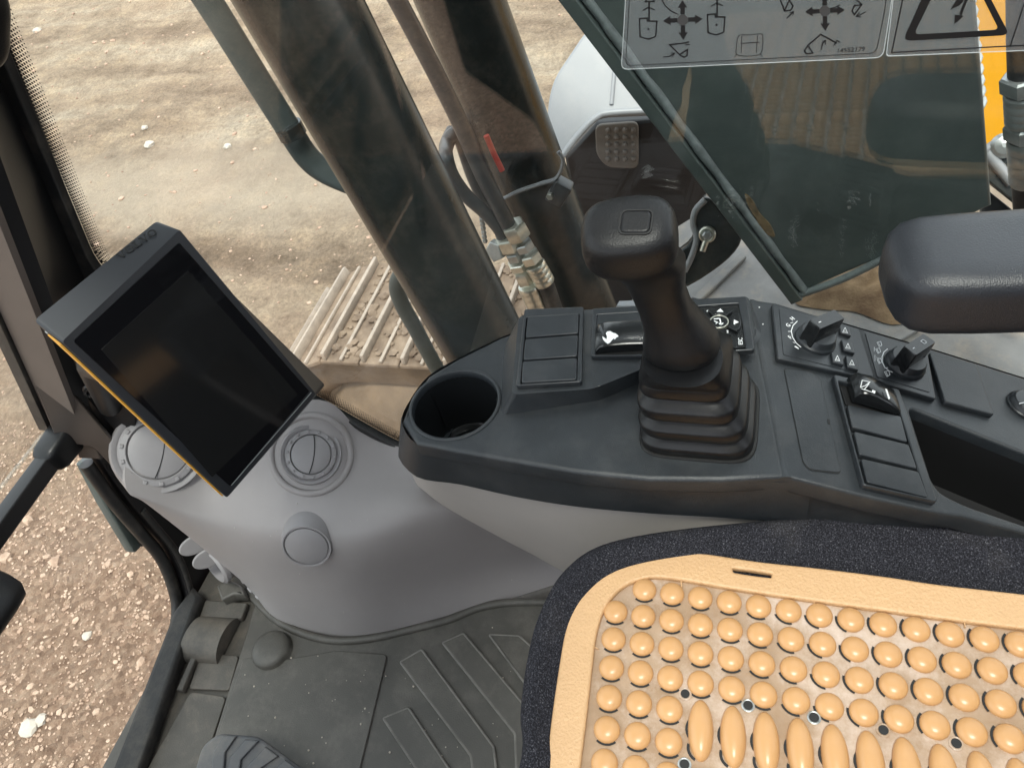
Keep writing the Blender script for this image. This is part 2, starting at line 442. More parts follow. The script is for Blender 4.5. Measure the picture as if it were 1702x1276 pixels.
    hs = nt.nodes.new('ShaderNodeMath'); hs.operation = 'MULTIPLY_ADD'; hs.inputs[1].default_value = .3; L(h2, hs.inputs[0]); L(h1, hs.inputs[2])
    vm = nt.nodes.new('ShaderNodeMath'); vm.operation = 'MULTIPLY'; L(vg.outputs['Distance'], vm.inputs[0]); L(ad.outputs[0], vm.inputs[1])
    hv = nt.nodes.new('ShaderNodeMath'); hv.operation = 'MULTIPLY_ADD'; hv.inputs[1].default_value = -.35; L(vm.outputs[0], hv.inputs[0]); L(hs.outputs[0], hv.inputs[2])
    bp = nt.nodes.new('ShaderNodeBump'); bp.inputs['Strength'].default_value = 1.0; bp.inputs['Distance'].default_value = .06
    L(hv.outputs[0], bp.inputs['Height']); L(bp.outputs['Normal'], b.inputs['Normal'])
    return m
M_ground = ground_mat()
M_pebble = pm('pebble', (.30, .195, .135), .95, col2=(.54, .40, .30), vscale=14, detail=2, bump=.3, bscale=150)
M_stone = pm('pale_stone', (.40, .35, .29), .9, col2=(.52, .47, .40), vscale=18, bump=.5, bscale=120)

# ================================================================= GROUND
GZ = -1.3
def axis_pts(lo, hi, fine_lo, fine_hi, step, far):
    a = list(np.arange(fine_lo, fine_hi, step)); s = step
    x = fine_lo; left = []
    while x > lo: s *= 1.25; x -= s; left.append(x)
    s = step; x = fine_hi; right = []
    while x < hi: s *= 1.25; x += s; right.append(x)
    return np.array(left[::-1] + a + right)
gx = axis_pts(-120, 160, -.4, 7.5, .023, 0); gy = axis_pts(-120, 160, .2, 7.5, .023, 0)
def gh(x, y):
    v = Vector((x, y, 0))
    h = .05 * noise.noise(v * .7) + .028 * noise.noise(v * 2.1 + Vector((3, 1, 0)))
    u, w = x, y
    h += .03 * noise.noise(Vector((u * 2.2, w * .6, 5)))
    h += .016 * noise.noise(v * 6.5) + .010 * noise.noise(v * 15) + .009 * abs(noise.noise(v * 33))
    return h
NX, NY = len(gx), len(gy)
gv = [(x, y, GZ + gh(x, y)) for y in gy for x in gx]
gf = [(j * NX + i, j * NX + i + 1, (j + 1) * NX + i + 1, (j + 1) * NX + i) for j in range(NY - 1) for i in range(NX - 1)]
me = bpy.data.meshes.new('ground'); me.from_pydata(gv, [], gf)
ground = link('ground', me, M_ground, None, 180); ground['kind'] = 'structure'

# pebbles: many small lumps, one object
def ico(sub=1):
    b = bmesh.new(); bmesh.ops.create_icosphere(b, subdivisions=sub, radius=1); b.verts.ensure_lookup_table()
    v = np.array([p.co for p in b.verts]); f = np.array([[q.index for q in p.verts] for p in b.faces]); b.free(); return v, f
IV, IF = ico(1)
rng = np.random.default_rng(3)
pv, pf = [], []; off = 0
for k in range(15000):
    if k < 12800:
        y = rng.uniform(1.0, 3.6); x = rng.uniform(-.5, 1.7) if k < 12000 else rng.uniform(.5, 3.2)
        r = min(.0025 + rng.exponential(.0026), .018)
    else:
        x = rng.uniform(0, 8); y = rng.uniform(.2, 8); r = min(.005 + rng.exponential(.0045), .03)
    if rng.random() < .006: r *= 1.8
    s = rng.uniform(.6, 1.2, 3) * r; s[2] *= .7
    jit = rng.uniform(.75, 1.2, (len(IV), 1))
    a = rng.uniform(0, 2 * PI); c, sn = math.cos(a), math.sin(a)
    q = IV * jit * s; q = np.stack([q[:, 0] * c - q[:, 1] * sn, q[:, 0] * sn + q[:, 1] * c, q[:, 2]], 1)
    pv.append(q + np.array([x, y, GZ + gh(x, y) + r * .15])); pf.append(IF + off); off += len(IV)
me = bpy.data.meshes.new('gravel'); me.from_pydata(np.concatenate(pv).tolist(), [], np.concatenate(pf).tolist())
o = link('gravel', me, M_pebble, None, 180, smooth=False); o['kind'] = 'stuff'
o['label'] = 'loose reddish gravel and clods lying on the dry earth'

def stone(px, py, r, label):
    p = AZ(px, py, GZ); p.z = GZ + gh(p.x, p.y)
    b = bmesh.new(); bmesh.ops.create_icosphere(b, subdivisions=2, radius=r)
    for v in b.verts:
        k = 1 + .35 * noise.noise(v.co * (1.6 / r) + Vector((px, py, 0))); v.co *= k; v.co.z *= .6; v.co += p + Vector((0, 0, r * .2))
    o = from_bm('stone', b, M_stone, None, 25); tag(o, label, 'stone', 'pale stones on the dirt')
stone(58, 1215, .036, 'largest pale stone on the reddish gravel at lower left of the windscreen')
stone(78, 1202, .022, 'small pale stone touching the largest stone on the reddish gravel')
stone(250, 243, .042, 'white stone on the sandy dirt, upper right of the pillar')
stone(243, 218, .026, 'smaller white stone just behind the white stone on the sandy dirt')
stone(65, 57, .05, 'white stone beside the dotted window edge at the top left')
stone(380, 247, .03, 'flat white stone on the sandy dirt just left of the handrail')
stone(140, 1052, .02, 'pale stone in the middle of the reddish gravel beyond the windscreen')

# ================================================================= TRACK
TZ = -.5
tr = thing('crawler_track', 'dusty steel crawler track with ribbed shoes below the right window', 'track', (1.75, 0, TZ))
xi, xo = 1.52, 2.03
pitch = .145
def shoe_at(y, z, ang):
    Mx = Matrix.Translation((0, y, z)) @ Matrix.Rotation(ang, 4, 'X')
    return Mx
pathpts = []
R = .36
yy = 1.30
yk = yy
while yk > -1.4:
    pathpts.append((yk, TZ, 0)); yk -= pitch
for k in range(1, 7):
    a = k * pitch / R; pathpts.insert(0, (yy + R * math.sin(a), TZ - R + R * math.cos(a), -a))
shoe_me = grou_me = None
for (y, z, a) in pathpts:
    Mx = shoe_at(y, z, a)
    b = box_bm(Mx @ Matrix.Translation(((xi + xo) / 2, 0, -.008)), xo - xi, pitch * .97, .016, bev=.003, seg=1)
    s = from_bm('track_shoe', b, M_shoe, tr, 30)
    b = box_bm(Mx @ Matrix.Translation(((xi + xo) / 2, pitch * .36, .016)), xo - xi - .004, .014, .034, bev=.004, seg=2)
    box_bm(Mx @ Matrix.Translation(((xi + xo) / 2, -.01, .006)), xo - xi - .004, .012, .012, b, bev=.003, seg=2)
    bb = from_bm('grouser', b, M_grouser, s, 30)
# the side: chain rail, idler and frame covered with dirt
b = bmesh.new()
side = []
def side_prof(y, n=10):
    return y
rail = [(y, z - .02) for (y, z, a) in pathpts]
secs = []
for (y, z, a) in pathpts:
    up = Vector((0, -math.sin(a) * -1, math.cos(a)))
    up = Vector((0, math.sin(-a), math.cos(a)))
    c = Vector((xi + .05, y, z)) - up * .018
    secs.append([c + Vector((-.01, 0, 0)), c + Vector((-.03, 0, 0)) - up * .10, c + Vector((.02, 0, 0)) - up * .16, c + Vector((.12, 0, 0)) - up * .16, c + Vector((.12, 0, 0))])
from_bm('track_chain', loft_bm(secs), M_trackside, tr, 60)
secs = []
for y in (1.42, 1.35, 1.2, .8, -1.4):
    k = {1.42: .5, 1.35: .8}.get(y, 1)
    h = .26 * k
    c = Vector((xi - .02, y, TZ - .36))
    secs.append([c + Vector((-.02 * k, 0, h * .6)), c + Vector((.08, 0, h)), c + Vector((.3, 0, h)), c + Vector((.3, 0, -h)), c + Vector((.02, 0, -h)), c + Vector((-.06 * k, 0, -h * .3))])
from_bm('track_frame', loft_bm(secs), M_trackside, tr, 40)
lathe('idler', (xi + .06, yy, TZ - R), (1, 0, 0), [(.05, -.04), (.1, -.035), (.11, 0), (.27, .0), (.29, .02), (.29, .3)], M_trackside, tr, 40)
# loose dirt lying between the grousers
b = bmesh.new()
for k in range(420):
    x = random.uniform(xi + .02, xo - .02); y = random.uniform(.5, 1.38); r = random.choice((.006, .009, .012, .018))
    bb = bmesh.new(); bmesh.ops.create_icosphere(bb, subdivisions=1, radius=r)
    for v in bb.verts:
        v.co *= 1 + .5 * noise.noise(v.co * 90 + Vector((k, 0, 0))); v.co.z *= .6; v.co += Vector((x, y, TZ + .004))
    t = bpy.data.meshes.new('t'); bb.to_mesh(t); bb.free(); b.from_mesh(t); bpy.data.meshes.remove(t)
o = from_bm('track_dirt', b, M_shoe, tr, 25); o['kind'] = 'stuff'

# ================================================================= MACHINE OUTSIDE THE WINDOW
# boom -------------------------------------------------------------
BX = .95
bo = thing('boom', 'dark green grey boom side plate of the excavator behind the right window', 'boom', (BX, 0, .3))
PB = Plane((BX, 0, 0), (-1, 0, 0), (0, -1, 0))
lowA, lowB = PB.hit(955, 0), PB.hit(1325, 490)
d = (Vector(lowA) - Vector(lowB)).normalized()
top = Vector(lowA) + d * .9
q = [tuple(top), tuple(lowB)] + PB.hits([(1345, 480), (1420, 448), (1512, 405), (1648, 342), (1622, 0), (1604, -260)])
q2 = Vector(q[-1]); q.append(tuple(q2 + d * .75))
plate('side_plate', q, PB.M(-.03), .03, .004, M_boom, bo)
# bottom flange that stands proud of the side plate, and its weld
def along(off, a, b): return a + off * Vector((-(b - a).normalized().y, (b - a).normalized().x))
A2, B2 = Vector(lowA) + d * .9, Vector(lowB)
nrm = Vector((-d.y, d.x))
if nrm.x > 0: nrm = -nrm
fl = [A2 + nrm * .012, B2 + nrm * .012 - d * .005, B2 - nrm * .006 - d * .005, A2 - nrm * .006]
plate('bottom_flange', [tuple(v) for v in fl], PB.M(-.40), .412, .002, M_boom, bo)
wp = []
for k in range(60):
    t = k / 59; v = B2.lerp(A2, t) - nrm * .013
    wp.append(PB.w(v.x, v.y, .001 + .0012 * math.sin(k * 2.3)))
tube('weld_bead', wp, [.0062 + .0008 * math.sin(k * 1.7) for k in range(60)], M_weld, bo, 8)
foot = [PB.w(*PB.hit(*p), .002) for p in [(1330, 488), (1400, 462), (1465, 430), (1512, 405)]]
tube('weld_bead', catmull(foot, 6, False), .006, M_weld, bo, 8)
# rust scar on the plate: a thin raised patch
sc = catmull(PB.hits([(1238, 322), (1250, 330), (1262, 352), (1280, 372), (1288, 392), (1272, 386), (1256, 362), (1244, 342)]), 4)
M_rust = pm('rust_scar', (.07, .05, .025), .9, col2=(.22, .14, .06), vscale=60, bump=.8, bscale=150)
plate('rust_scar', [(v.x, v.y) for v in sc], PB.M(0.0004), .002, .0006, M_rust, bo)
# boom foot block: dark body behind the plate down to the deck
plate('foot_block', PB.hits([(1345, 470), (1512, 395), (1640, 340), (1600, 120), (1300, 300)]), PB.M(-.38), .34, .004, M_boom, bo)

# boom cylinders -----------------------------------------------------
def cylinder(X, p0, p1, r, label):
    a, b_ = AX(*p0, X), AX(*p1, X)
    t = (a - b_).normalized()
    a2 = a + t * .5; b2 = b_ - t * .45
    e = thing('hydraulic_cylinder', label, 'cylinder', tuple(b2), 'boom cylinders outside the right window')
    L = (a2 - b2).length
    lathe('barrel', b2, t, [(r * .8, 0), (r, .01), (r, L - .01), (r * .8, L)], M_cyl, e, 56)
    lathe('base_collar', b2, t, [(r * 1.02, .02), (r * 1.12, .03), (r * 1.12, .09), (r * 1.02, .1)], M_cyl, e, 48)
    bb = bmesh.new()
    x, y = frame_of(t)
    for s in (-1, 1):
        box_bm(Matrix.Translation(b2 - t * .06 + x * s * r * .6), .05, .1, .16, bb, bev=.01)
    from_bm('clevis', bb, M_cyl, e)
    return e, a2, b2, t
c1, c1a, c1b, c1t = cylinder(.86, (497, 0), (800, 560), .071, 'thick near boom cylinder, widest dark tube left of the joystick')
c2, c2a, c2b, c2t = cylinder(1.32, (765, 0), (965, 500), .076, 'far boom cylinder behind the steel pipes, dark tube just left of the joystick grip')
# sagging cable and clamp on the far cylinder
def on_c2(px, py): return AX(px, py, 1.23)
cb = catmull([on_c2(*p) for p in [(838, 330), (862, 318), (900, 305), (925, 296), (936, 268), (928, 252)]], 5, False)
tag(tube('cable', cb, .004, M_box, None, 6), 'thin pale cable tied round the far boom cylinder', 'cable')
cl = thing('hose_clamp', 'small steel clamp on the far boom cylinder above the joystick', 'clamp', tuple(on_c2(930, 320)))
from_bm('clamp_block', box_bm(Matrix.Translation(on_c2(930, 318)) @ Matrix.Rotation(.6, 4, 'X'), .03, .035, .05, bev=.004), M_pipe, cl)
lathe('bolt', on_c2(918, 320), (-1, 0, .2), [(.008, 0), (.008, .02), (.006, .024)], M_zinc, cl, 6)

# steel pipes with fittings
def X12(px, py): return AX(px, py, 1.18)
pg = 'steel hydraulic pipes beside the far boom cylinder'
pp = thing('hydraulic_pipe', 'long straight dark steel pipe ending in a zinc fitting left of the joystick', 'pipe', tuple(X12(850, 390)), pg)
pth = [X12(600, -110), X12(660, 0), X12(718, 110), X12(765, 205), X12(800, 285), X12(830, 345), X12(848, 380)]
tube('pipe', catmull(pth, 6, False), .0155, M_pipe, pp, 16)
rd = [X12(793, 232) + Vector((.012, -.014, 0)), X12(806, 262) + Vector((.012, -.014, 0)), X12(820, 290) + Vector((.012, -.014, 0))]
tube('red_tape', rd, .0055, M_red, pp, 10)
p2 = thing('hydraulic_pipe', 'bent dark pipe looping up beside the straight pipe, left of the joystick', 'pipe', tuple(X12(840, 395)), pg)
pth = [AX(752, 218, 1.28), AX(742, 240, 1.24), X12(742, 262), X12(752, 292), X12(775, 325), X12(805, 352), X12(828, 378), X12(838, 398)]
tube('pipe', catmull(pth, 6, False), .0135, M_pipe, p2, 14)
p3 = thing('hydraulic_pipe', 'pale upper end of the looped pipe crossing behind the straight pipe', 'pipe', tuple(AX(745, 240, 1.26)), pg)
tube('pipe', catmull([AX(738, 262, 1.25), AX(745, 235, 1.25), AX(757, 222, 1.26), AX(766, 232, 1.27), AX(785, 290, 1.29), AX(812, 350, 1.29)], 6, False), [.014] * 31, M_pipe, p3, 12)

def fitting_chain(parent, pts, spec):
    """nuts and crimp ferrules along a straight run: spec (kind, s0, s1, r)"""
    a, b_ = pts; t = (b_ - a).normalized(); L = (b_ - a).length
    for name, s0, s1, r, m, n in spec:
        w = (s1 - s0) * L
        if n == 6: prof = [(r * .9, 0), (r, w * .12), (r, w * .88), (r * .9, w)]
        else:
            prof = [(r * .92, 0)]
            for k in range(4):
                prof += [(r, w * (k + .25) / 4), (r, w * (k + .75) / 4), (r * .955, w * (k + .95) / 4)]
        lathe(name, a + t * L * s0, t, prof, m, parent, n if n == 6 else 20, 30)
hg = 'hydraulic hoses below the zinc fittings'
f1 = thing('hydraulic_hose', 'front hydraulic hose with zinc nuts between the two boom cylinders', 'hose', tuple(X12(905, 510)), hg)
a, b_ = X12(842, 392), X12(895, 512)
fitting_chain(f1, (a, b_), [('hex_nut', 0, .16, .026, M_zinc, 6), ('hex_nut', .2, .3, .02, M_steel, 6), ('hex_nut', .33, .42, .024, M_zinc, 6), ('hex_nut', .46, .62, .021, M_zinc, 6), ('crimp_ferrule', .66, 1.0, .024, M_zinc, 20)])
tube('hose', [b_, X12(903, 530), X12(915, 560), X12(935, 600)], .019, M_hose, f1)
f2 = thing('hydraulic_hose', 'rear hydraulic hose with zinc nuts next to the far boom cylinder', 'hose', tuple(X12(915, 480)), hg)
a, b_ = X12(851, 372), X12(906, 470)
fitting_chain(f2, (a, b_), [('hex_nut', 0, .22, .026, M_zinc, 6), ('hex_nut', .3, .42, .02, M_steel, 6), ('hex_nut', .48, .62, .022, M_zinc, 6), ('crimp_ferrule', .66, 1.0, .022, M_zinc, 20)])
tube('hose', [b_, X12(915, 495), X12(930, 540), X12(945, 590)], .018, M_hose, f2)
pl = Plane(X12(828, 412), (-1, .2, .3), (0, 0, 1))
tag(plate('pipe_bracket', pl.hits([(815, 408), (822, 396), (836, 402), (842, 424), (828, 430), (818, 418)]), pl.M(), .02, .002, M_steel), 'small dark bracket plate clamped beside the pipe fitting', 'bracket')
# chain hanging
b = bmesh.new()
for k in range(16):
    p = AX(790, 290, 1.34).lerp(AX(806, 400, 1.34), k / 15)
    bmesh.ops.create_uvsphere(b, u_segments=6, v_segments=5, radius=.007, matrix=Matrix.Translation(p))
tag(from_bm('chain', b, M_steel), 'thin bead chain hanging behind the hydraulic pipes', 'chain')

# handrail loop in front of the near cylinder
hr = thing('handrail', 'flat dark green handrail bending towards the near boom cylinder', 'handrail', tuple(AX(560, 300, 1.05)))
hp = catmull([AX(p[0], p[1], 1.02) for p in [(270, -110), (345, 0), (420, 120), (480, 215), (512, 262), (545, 287), (600, 310)]], 6, False)
secs = []
for i, p in enumerate(hp):
    t = (hp[min(i + 1, len(hp) - 1)] - hp[max(i - 1, 0)]).normalized(); v = (p - CAM).normalized()
    x = t.cross(v).normalized(); n_ = t.cross(x)
    secs.append(se_ring(p, x, n_, .021, .012, 3.5, 16))
from_bm('rail', loft_bm(secs), M_boom, hr, 50)
from_bm('sleeve', tube_bm([AX(478, 208, 1.02), AX(488, 226, 1.02)], .0235, 16), M_cyl, hr)
h2 = thing('handrail', 'lower curved handrail end between the track and the near boom cylinder', 'handrail', tuple(AX(700, 560, 1.15)))
hp = catmull([AX(p[0], p[1], 1.15) for p in [(720, 380), (672, 448), (660, 475), (668, 505), (690, 545), (722, 605), (760, 670)]], 6, False)
tube('rail', hp, .018, M_boom, h2, 16)

# grey storage box far right
bx = thing('tool_box', 'pale grey storage box with a ridged lid beyond the boom cylinders', 'tool box', (1.9, .4, 0))
def K(px, py, x): return AX(px, py, x)
TBX = 1.75
rings = []
outer = [(975, 62), (925, 128), (912, 168), (916, 258), (933, 272), (990, 202), (1040, 196), (1120, 190), (1180, 150), (1120, 40)]
PT = Plane(AX(1000, 130, TBX), (-.72, -.1, .69), (0, -1, 0))
lid = PT.hits([(980, 52), (922, 138), (912, 185), (916, 265), (938, 262), (992, 198), (1130, 192), (1180, 150), (1120, 20)])
plate('lid', round_poly(lid, .03), PT.M(), .03, .008, M_box, bx)
rim = [PT.w(*PT.hit(*p), .03) for p in [(934, 268), (965, 228), (992, 202), (1020, 193), (1130, 188)]]
tube('lid_rim', catmull(rim, 5, False), .008, M_box, bx, 10)
ridge = [PT.w(*PT.hit(*p), .031) for p in [(1030, 40), (1024, 110), (1018, 180)]]
tube('lid_ridge', ridge, .005, M_box, bx, 8)
pl = Plane(AX(1010, 260, 1.82), (-1, 0, .1), (0, -1, 0))
plate('body', pl.hits([(938, 262), (990, 205), (1140, 195), (1250, 420), (1020, 520), (960, 380)]), pl.M(-.4), .4, .01, M_black, bx)
M_reflection = pm('reflection_tone', (.10, .085, .07), .6, var=.2, vscale=20)
pl2 = Plane(pl.w(0, 0, .004), (-1, 0, .1), (0, -1, 0))
grid_out = round_poly(pl2.hits([(990, 205), (1062, 200), (1062, 278), (1010, 276), (992, 255)]), .02)
plate('reflection_plate', grid_out, pl2.M(), .012, .004, M_reflection, bx)  # plate standing in for the bead mat's reflection in the window

gb = bmesh.new()  # domes modelled for the mirrored beads
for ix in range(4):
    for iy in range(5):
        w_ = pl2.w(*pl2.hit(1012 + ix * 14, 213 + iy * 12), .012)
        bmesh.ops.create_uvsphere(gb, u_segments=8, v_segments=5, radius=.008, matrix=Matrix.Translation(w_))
o = from_bm('reflected_bead_studs', gb, M_reflection, bx); o['kind'] = 'stuff'

# deck under the boom
DZ = .06
dk = thing('machine_deck', 'dusty grey swing frame deck below the boom and joystick', 'deck', (1.2, 0, DZ - .1))
PD = Plane((1.2, 0, DZ), (0, 0, 1), (0, -1, 0))
plate('deck_plate', PD.hits([(1040, 520), (1095, 395), (1200, 330), (1330, 300), (1500, 300), (1760, 420), (1760, 640), (1500, 640), (1150, 560)]), PD.M(-.03), .03, .003, M_deck, dk)
rb = PD.hits([(1030, 512), (1150, 508), (1150, 520), (1025, 522)])
plate('deck_step', rb, PD.M(.002), .02, .003, M_box, dk)
for pp_ in ([(1150, 500), (1230, 425), (1240, 432), (1165, 505)], [(1440, 585), (1520, 545), (1528, 552), (1450, 596)]):
    plate('deck_rib', PD.hits(pp_), PD.M(.001), .010, .003, M_deck, dk)
# dark bracket plate with a spring clip
LPn = Plane(AX(1180, 390, 1.15), (-1, 0, .35), (0, -1, 0))
lp = thing('lug_plate', 'dark curved lug plate with a steel spring clip right of the joystick grip', 'bracket', tuple(LPn.w(0, 0)))
op = [(1160, 345), (1178, 330), (1215, 372), (1232, 400), (1200, 440), (1130, 480), (1120, 430), (1148, 400)]
plate('lug', [(v.x, v.y) for v in catmull(LPn.hits(op), 4)], LPn.M(-.03), .03, .004, M_cyl, lp)
edge = [LPn.w(*LPn.hit(*p), .001) for p in [(1172, 332), (1156, 350), (1152, 372), (1158, 395), (1150, 425), (1138, 450)]]
tube('edge_bead', catmull(edge, 5, False), .006, M_box, lp, 8)
cring = [LPn.w(*LPn.hit(1176 + 11 * math.cos(a), 388 + 11 * math.sin(a)), .006) for a in np.linspace(0, 2 * PI, 17)]
tube('clip_ring', cring, .004, M_zinc, lp, 8)
tube('clip_leg', [LPn.w(*LPn.hit(1174, 398), .006), LPn.w(*LPn.hit(1168, 415), .006)], .006, M_zinc, lp, 8)
lathe('clip_bolt', LPn.w(*LPn.hit(1176, 388), 0), LPn.n, [(.009, 0), (.009, .012), (.006, .015)], M_steel, lp, 6)

# soil that fell on the deck
def heap(name, PL, outline, hgt, label, n=46, seed=0):
    c = catmull(PL.hits(outline), 5); P2 = [(v.x, v.y) for v in c]
    cx = sum(p[0] for p in P2) / len(P2); cy = sum(p[1] for p in P2) / len(P2)
    b = bmesh.new(); rows = []; NR = 14
    for i in range(NR + 1):
        f = i / NR; row = []
        for (u, v) in P2:
            x, y = cx + (u - cx) * f, cy + (v - cy) * f; w = PL.w(x, y)
            h = hgt * (1 - f ** 2) * (1 + .5 * noise.noise(w * 14)) + (1 - f) * .02 * noise.noise(w * 45) + .006 * noise.noise(w * 110) * (f < 1)
            row.append(PL.w(x, y, max(h, -.005) + .003))
        rows.append(row)
    loft_bm(rows, True, False, b)
    o = from_bm(name, b, M_soil, None, 180); o['kind'] = 'stuff'; o['label'] = label
heap('soil', PD, [(1322, 500), (1400, 450), (1500, 402), (1560, 400), (1590, 470), (1500, 540), (1420, 520), (1360, 515)], .05, 'brown crumbly soil heaped on the deck behind the armrest')

# yellow hood, hoses and bracket behind the boom foot
yh = thing('engine_hood', 'bright yellow engine hood panel at the top right behind the boom', 'hood', (1.9, -.5, .2))
PY = Plane(AX(1660, 120, 1.75), (-1, .25, .15), (0, -1, 0))
plate('side_panel', round_poly(PY.hits([(1560, -260), (1790, -260), (1810, 260), (1640, 300), (1575, 300)]), .03), PY.M(-.3), .3, .015, M_yellow, yh)
PYs = PY.hits([(1640, 160), (1672, 60), (1672, 62), (1641, 163)])
hgr = 'hydraulic hoses behind the boom foot'
def X9(px, py, x=1.05): return AX(px, py, x)
X9o = X9
def X9(px, py, x=1.05): return AX(px + 20, py, x)
h1 = thing('hydraulic_hose', 'thick hydraulic hose with big steel hex nuts at the right edge behind the boom', 'hose', tuple(X9(1690, 360)), hgr)
tube('hose', [X9(1690, -140), X9(1688, -40), X9(1687, 60), X9(1688, 132)], .022, M_hose, h1, 20)
a, b_ = X9(1688, 120), X9(1694, 300)
fitting_chain(h1, (a, b_), [('hex_nut', 0, .14, .031, M_steel, 6), ('hex_nut', .15, .42, .028, M_steel, 20), ('hex_nut', .42, .56, .03, M_steel, 6), ('crimp_ferrule', .57, 1.0, .027, M_steel, 20)])
tube('hose_end', [b_, X9(1697, 350), X9(1700, 420), X9(1704, 470)], .024, M_hose, h1, 20)
h2 = thing('hydraulic_hose', 'spiral wrapped hose half hidden behind the rear edge of the boom plate', 'hose', tuple(AX(1625, 130, 1.4)), hgr)
tube('hose', [AX(1583, -80, 1.4), AX(1593, 0, 1.4), AX(1602, 80, 1.4), AX(1612, 180, 1.4)], .018, M_steel, h2, 14)
b = bmesh.new(); axp = [AX(1583, -80, 1.4), AX(1612, 180, 1.4)]
tt = (axp[1] - axp[0]).normalized(); fx, fy = frame_of(tt); L = (axp[1] - axp[0]).length
sp = [axp[0] + tt * L * k / 200 + (fx * math.cos(k * .42) + fy * math.sin(k * .42)) * .021 for k in range(201)]
tube_bm(sp, .006, 8, b); from_bm('spiral_wrap', b, M_steel, h2, 60)
mb = thing('mounting_plate', 'steel mounting plate with a bolt head behind the hoses at the right', 'bracket', tuple(AX(1660, 260, 1.3)))
PM = Plane(AX(1660, 260, 1.25), (-.8, .1, .6), (0, -1, 0))
plate('plate', PM.hits([(1638, 250), (1690, 210), (1740, 240), (1740, 380), (1640, 300)]), PM.M(-.02), .02, .003, M_cyl, mb)
tube('plate_edge', [PM.w(*PM.hit(1638, 250), .002), PM.w(*PM.hit(1692, 216), .002)], .008, M_box, mb, 8)
tube('plate_edge', [PM.w(*PM.hit(1640, 254), .002), PM.w(*PM.hit(1682, 305), .002)], .009, M_box, mb, 8)
lathe('bolt', PM.w(*PM.hit(1667, 243)), PM.n, [(.02, 0), (.02, .008), (.014, .016), (.004, .019)], M_steel, mb, 20)
plate('lower_plate', PM.hits([(1640, 305), (1740, 385), (1740, 520), (1640, 470)]), PM.M(-.08), .03, .003, M_black, mb)

# ================================================================= CAB SHELL
WX = .64
PW = Plane((WX, 0, 0), (-1, 0, 0), (0, -1, 0))      # local x = -Y (towards the rear), local y = ... up
# outline of the right window in (u=-y, z)
sgn = 1 if PW.y.z > 0 else -1
def wz(y, z): return (-y, sgn * z)
rw = thing('right_window', 'large right side cab window with dotted black edge print', 'window', (WX, 0, .3))
# front edge leans back; lower edge runs along the cowl seal
wout = [wz(.70, 1.15), wz(.60, 1.5), wz(-.55, 1.5), wz(-.62, .62), wz(-.45, .50), wz(-.2, .46), wz(.1, .40), wz(.3, .26), wz(.42, .262), wz(.505, .285), wz(.56, .335), wz(.615, .39), wz(.68, .445), wz(.80, .53), wz(.86, .63)]
wv = [(v.x, v.y) for v in catmull(wout, 4)]
wv_plain = round_poly(wout, .03)
plate('pane', wv_plain, PW.M(-.006), .006, .0005, M_glass, rw, 0)
# seal strip: ring
def ring_plate(name, outline, wdt, M, th, mat, parent, grow=0):
    n = len(outline); inn = []; out = []
    for i in range(n):
        a, b2, c = Vector(outline[i - 1]), Vector(outline[i]), Vector(outline[(i + 1) % n])
        t1 = (b2 - a).normalized(); t2 = (c - b2).normalized(); t = (t1 + t2).normalized(); nn = Vector((-t.y, t.x))
        inn.append(b2 + nn * wdt); out.append(b2 - nn * grow)
    ar = sum(outline[i - 1][0] * outline[i][1] - outline[i][0] * outline[i - 1][1] for i in range(n))
    if ar < 0:
        inn = []; out = []
        for i in range(n):
            a, b2, c = Vector(outline[i - 1]), Vector(outline[i]), Vector(outline[(i + 1) % n])
            t1 = (b2 - a).normalized(); t2 = (c - b2).normalized(); t = (t1 + t2).normalized(); nn = Vector((t.y, -t.x))
            inn.append(b2 + nn * wdt); out.append(b2 - nn * grow)
    return plate(name, [[tuple(v) for v in out], [tuple(v) for v in inn]], M, th, min(.002, th * .4), mat, parent)
wsm = round_poly(wout, .05, 6)
ring_plate('window_seal', wsm, .010, PW.M(.001), .014, M_seal, rw, .03)
# dotted edge print: tiny dots on the pane along the inside of the seal
b = bmesh.new()
n = len(wsm); acc = 0.0; segs = []
ar = sum(wsm[i - 1][0] * wsm[i][1] - wsm[i][0] * wsm[i - 1][1] for i in range(n)); sg = 1 if ar > 0 else -1
sp_ = .0044
for i in range(n):
    a, c = Vector(wsm[i]), Vector(wsm[(i + 1) % n]); L = (c - a).length
    if L < 1e-6: continue
    t = (c - a) / L; nn = Vector((-t.y, t.x)) * sg; s = -acc
    while s < L:
        if s >= 0:
            p = a + t * s
            y_, z_ = -p.x, p.y * sgn
            if (z_ < 1.0):
                for k in range(7):
                    r = sp_ * (.58 - .058 * k); qv = p + nn * (.0105 + k * sp_ * .75) + t * (sp_ * .5 if k % 2 else 0)
                    vs = [b.verts.new(PW.w(qv.x + r * math.cos(e * PI / 2 + .78), qv.y + r * math.sin(e * PI / 2 + .78), .0004)) for e in range(4)]
                    b.faces.new(vs)
        s += sp_
    acc = L - (s - sp_) if False else (s - L) * -1 + 0
    acc = -(s - L)
o = from_bm('dotted_print', b, M_black, rw, 180, smooth=False); o['kind'] = 'stuff'

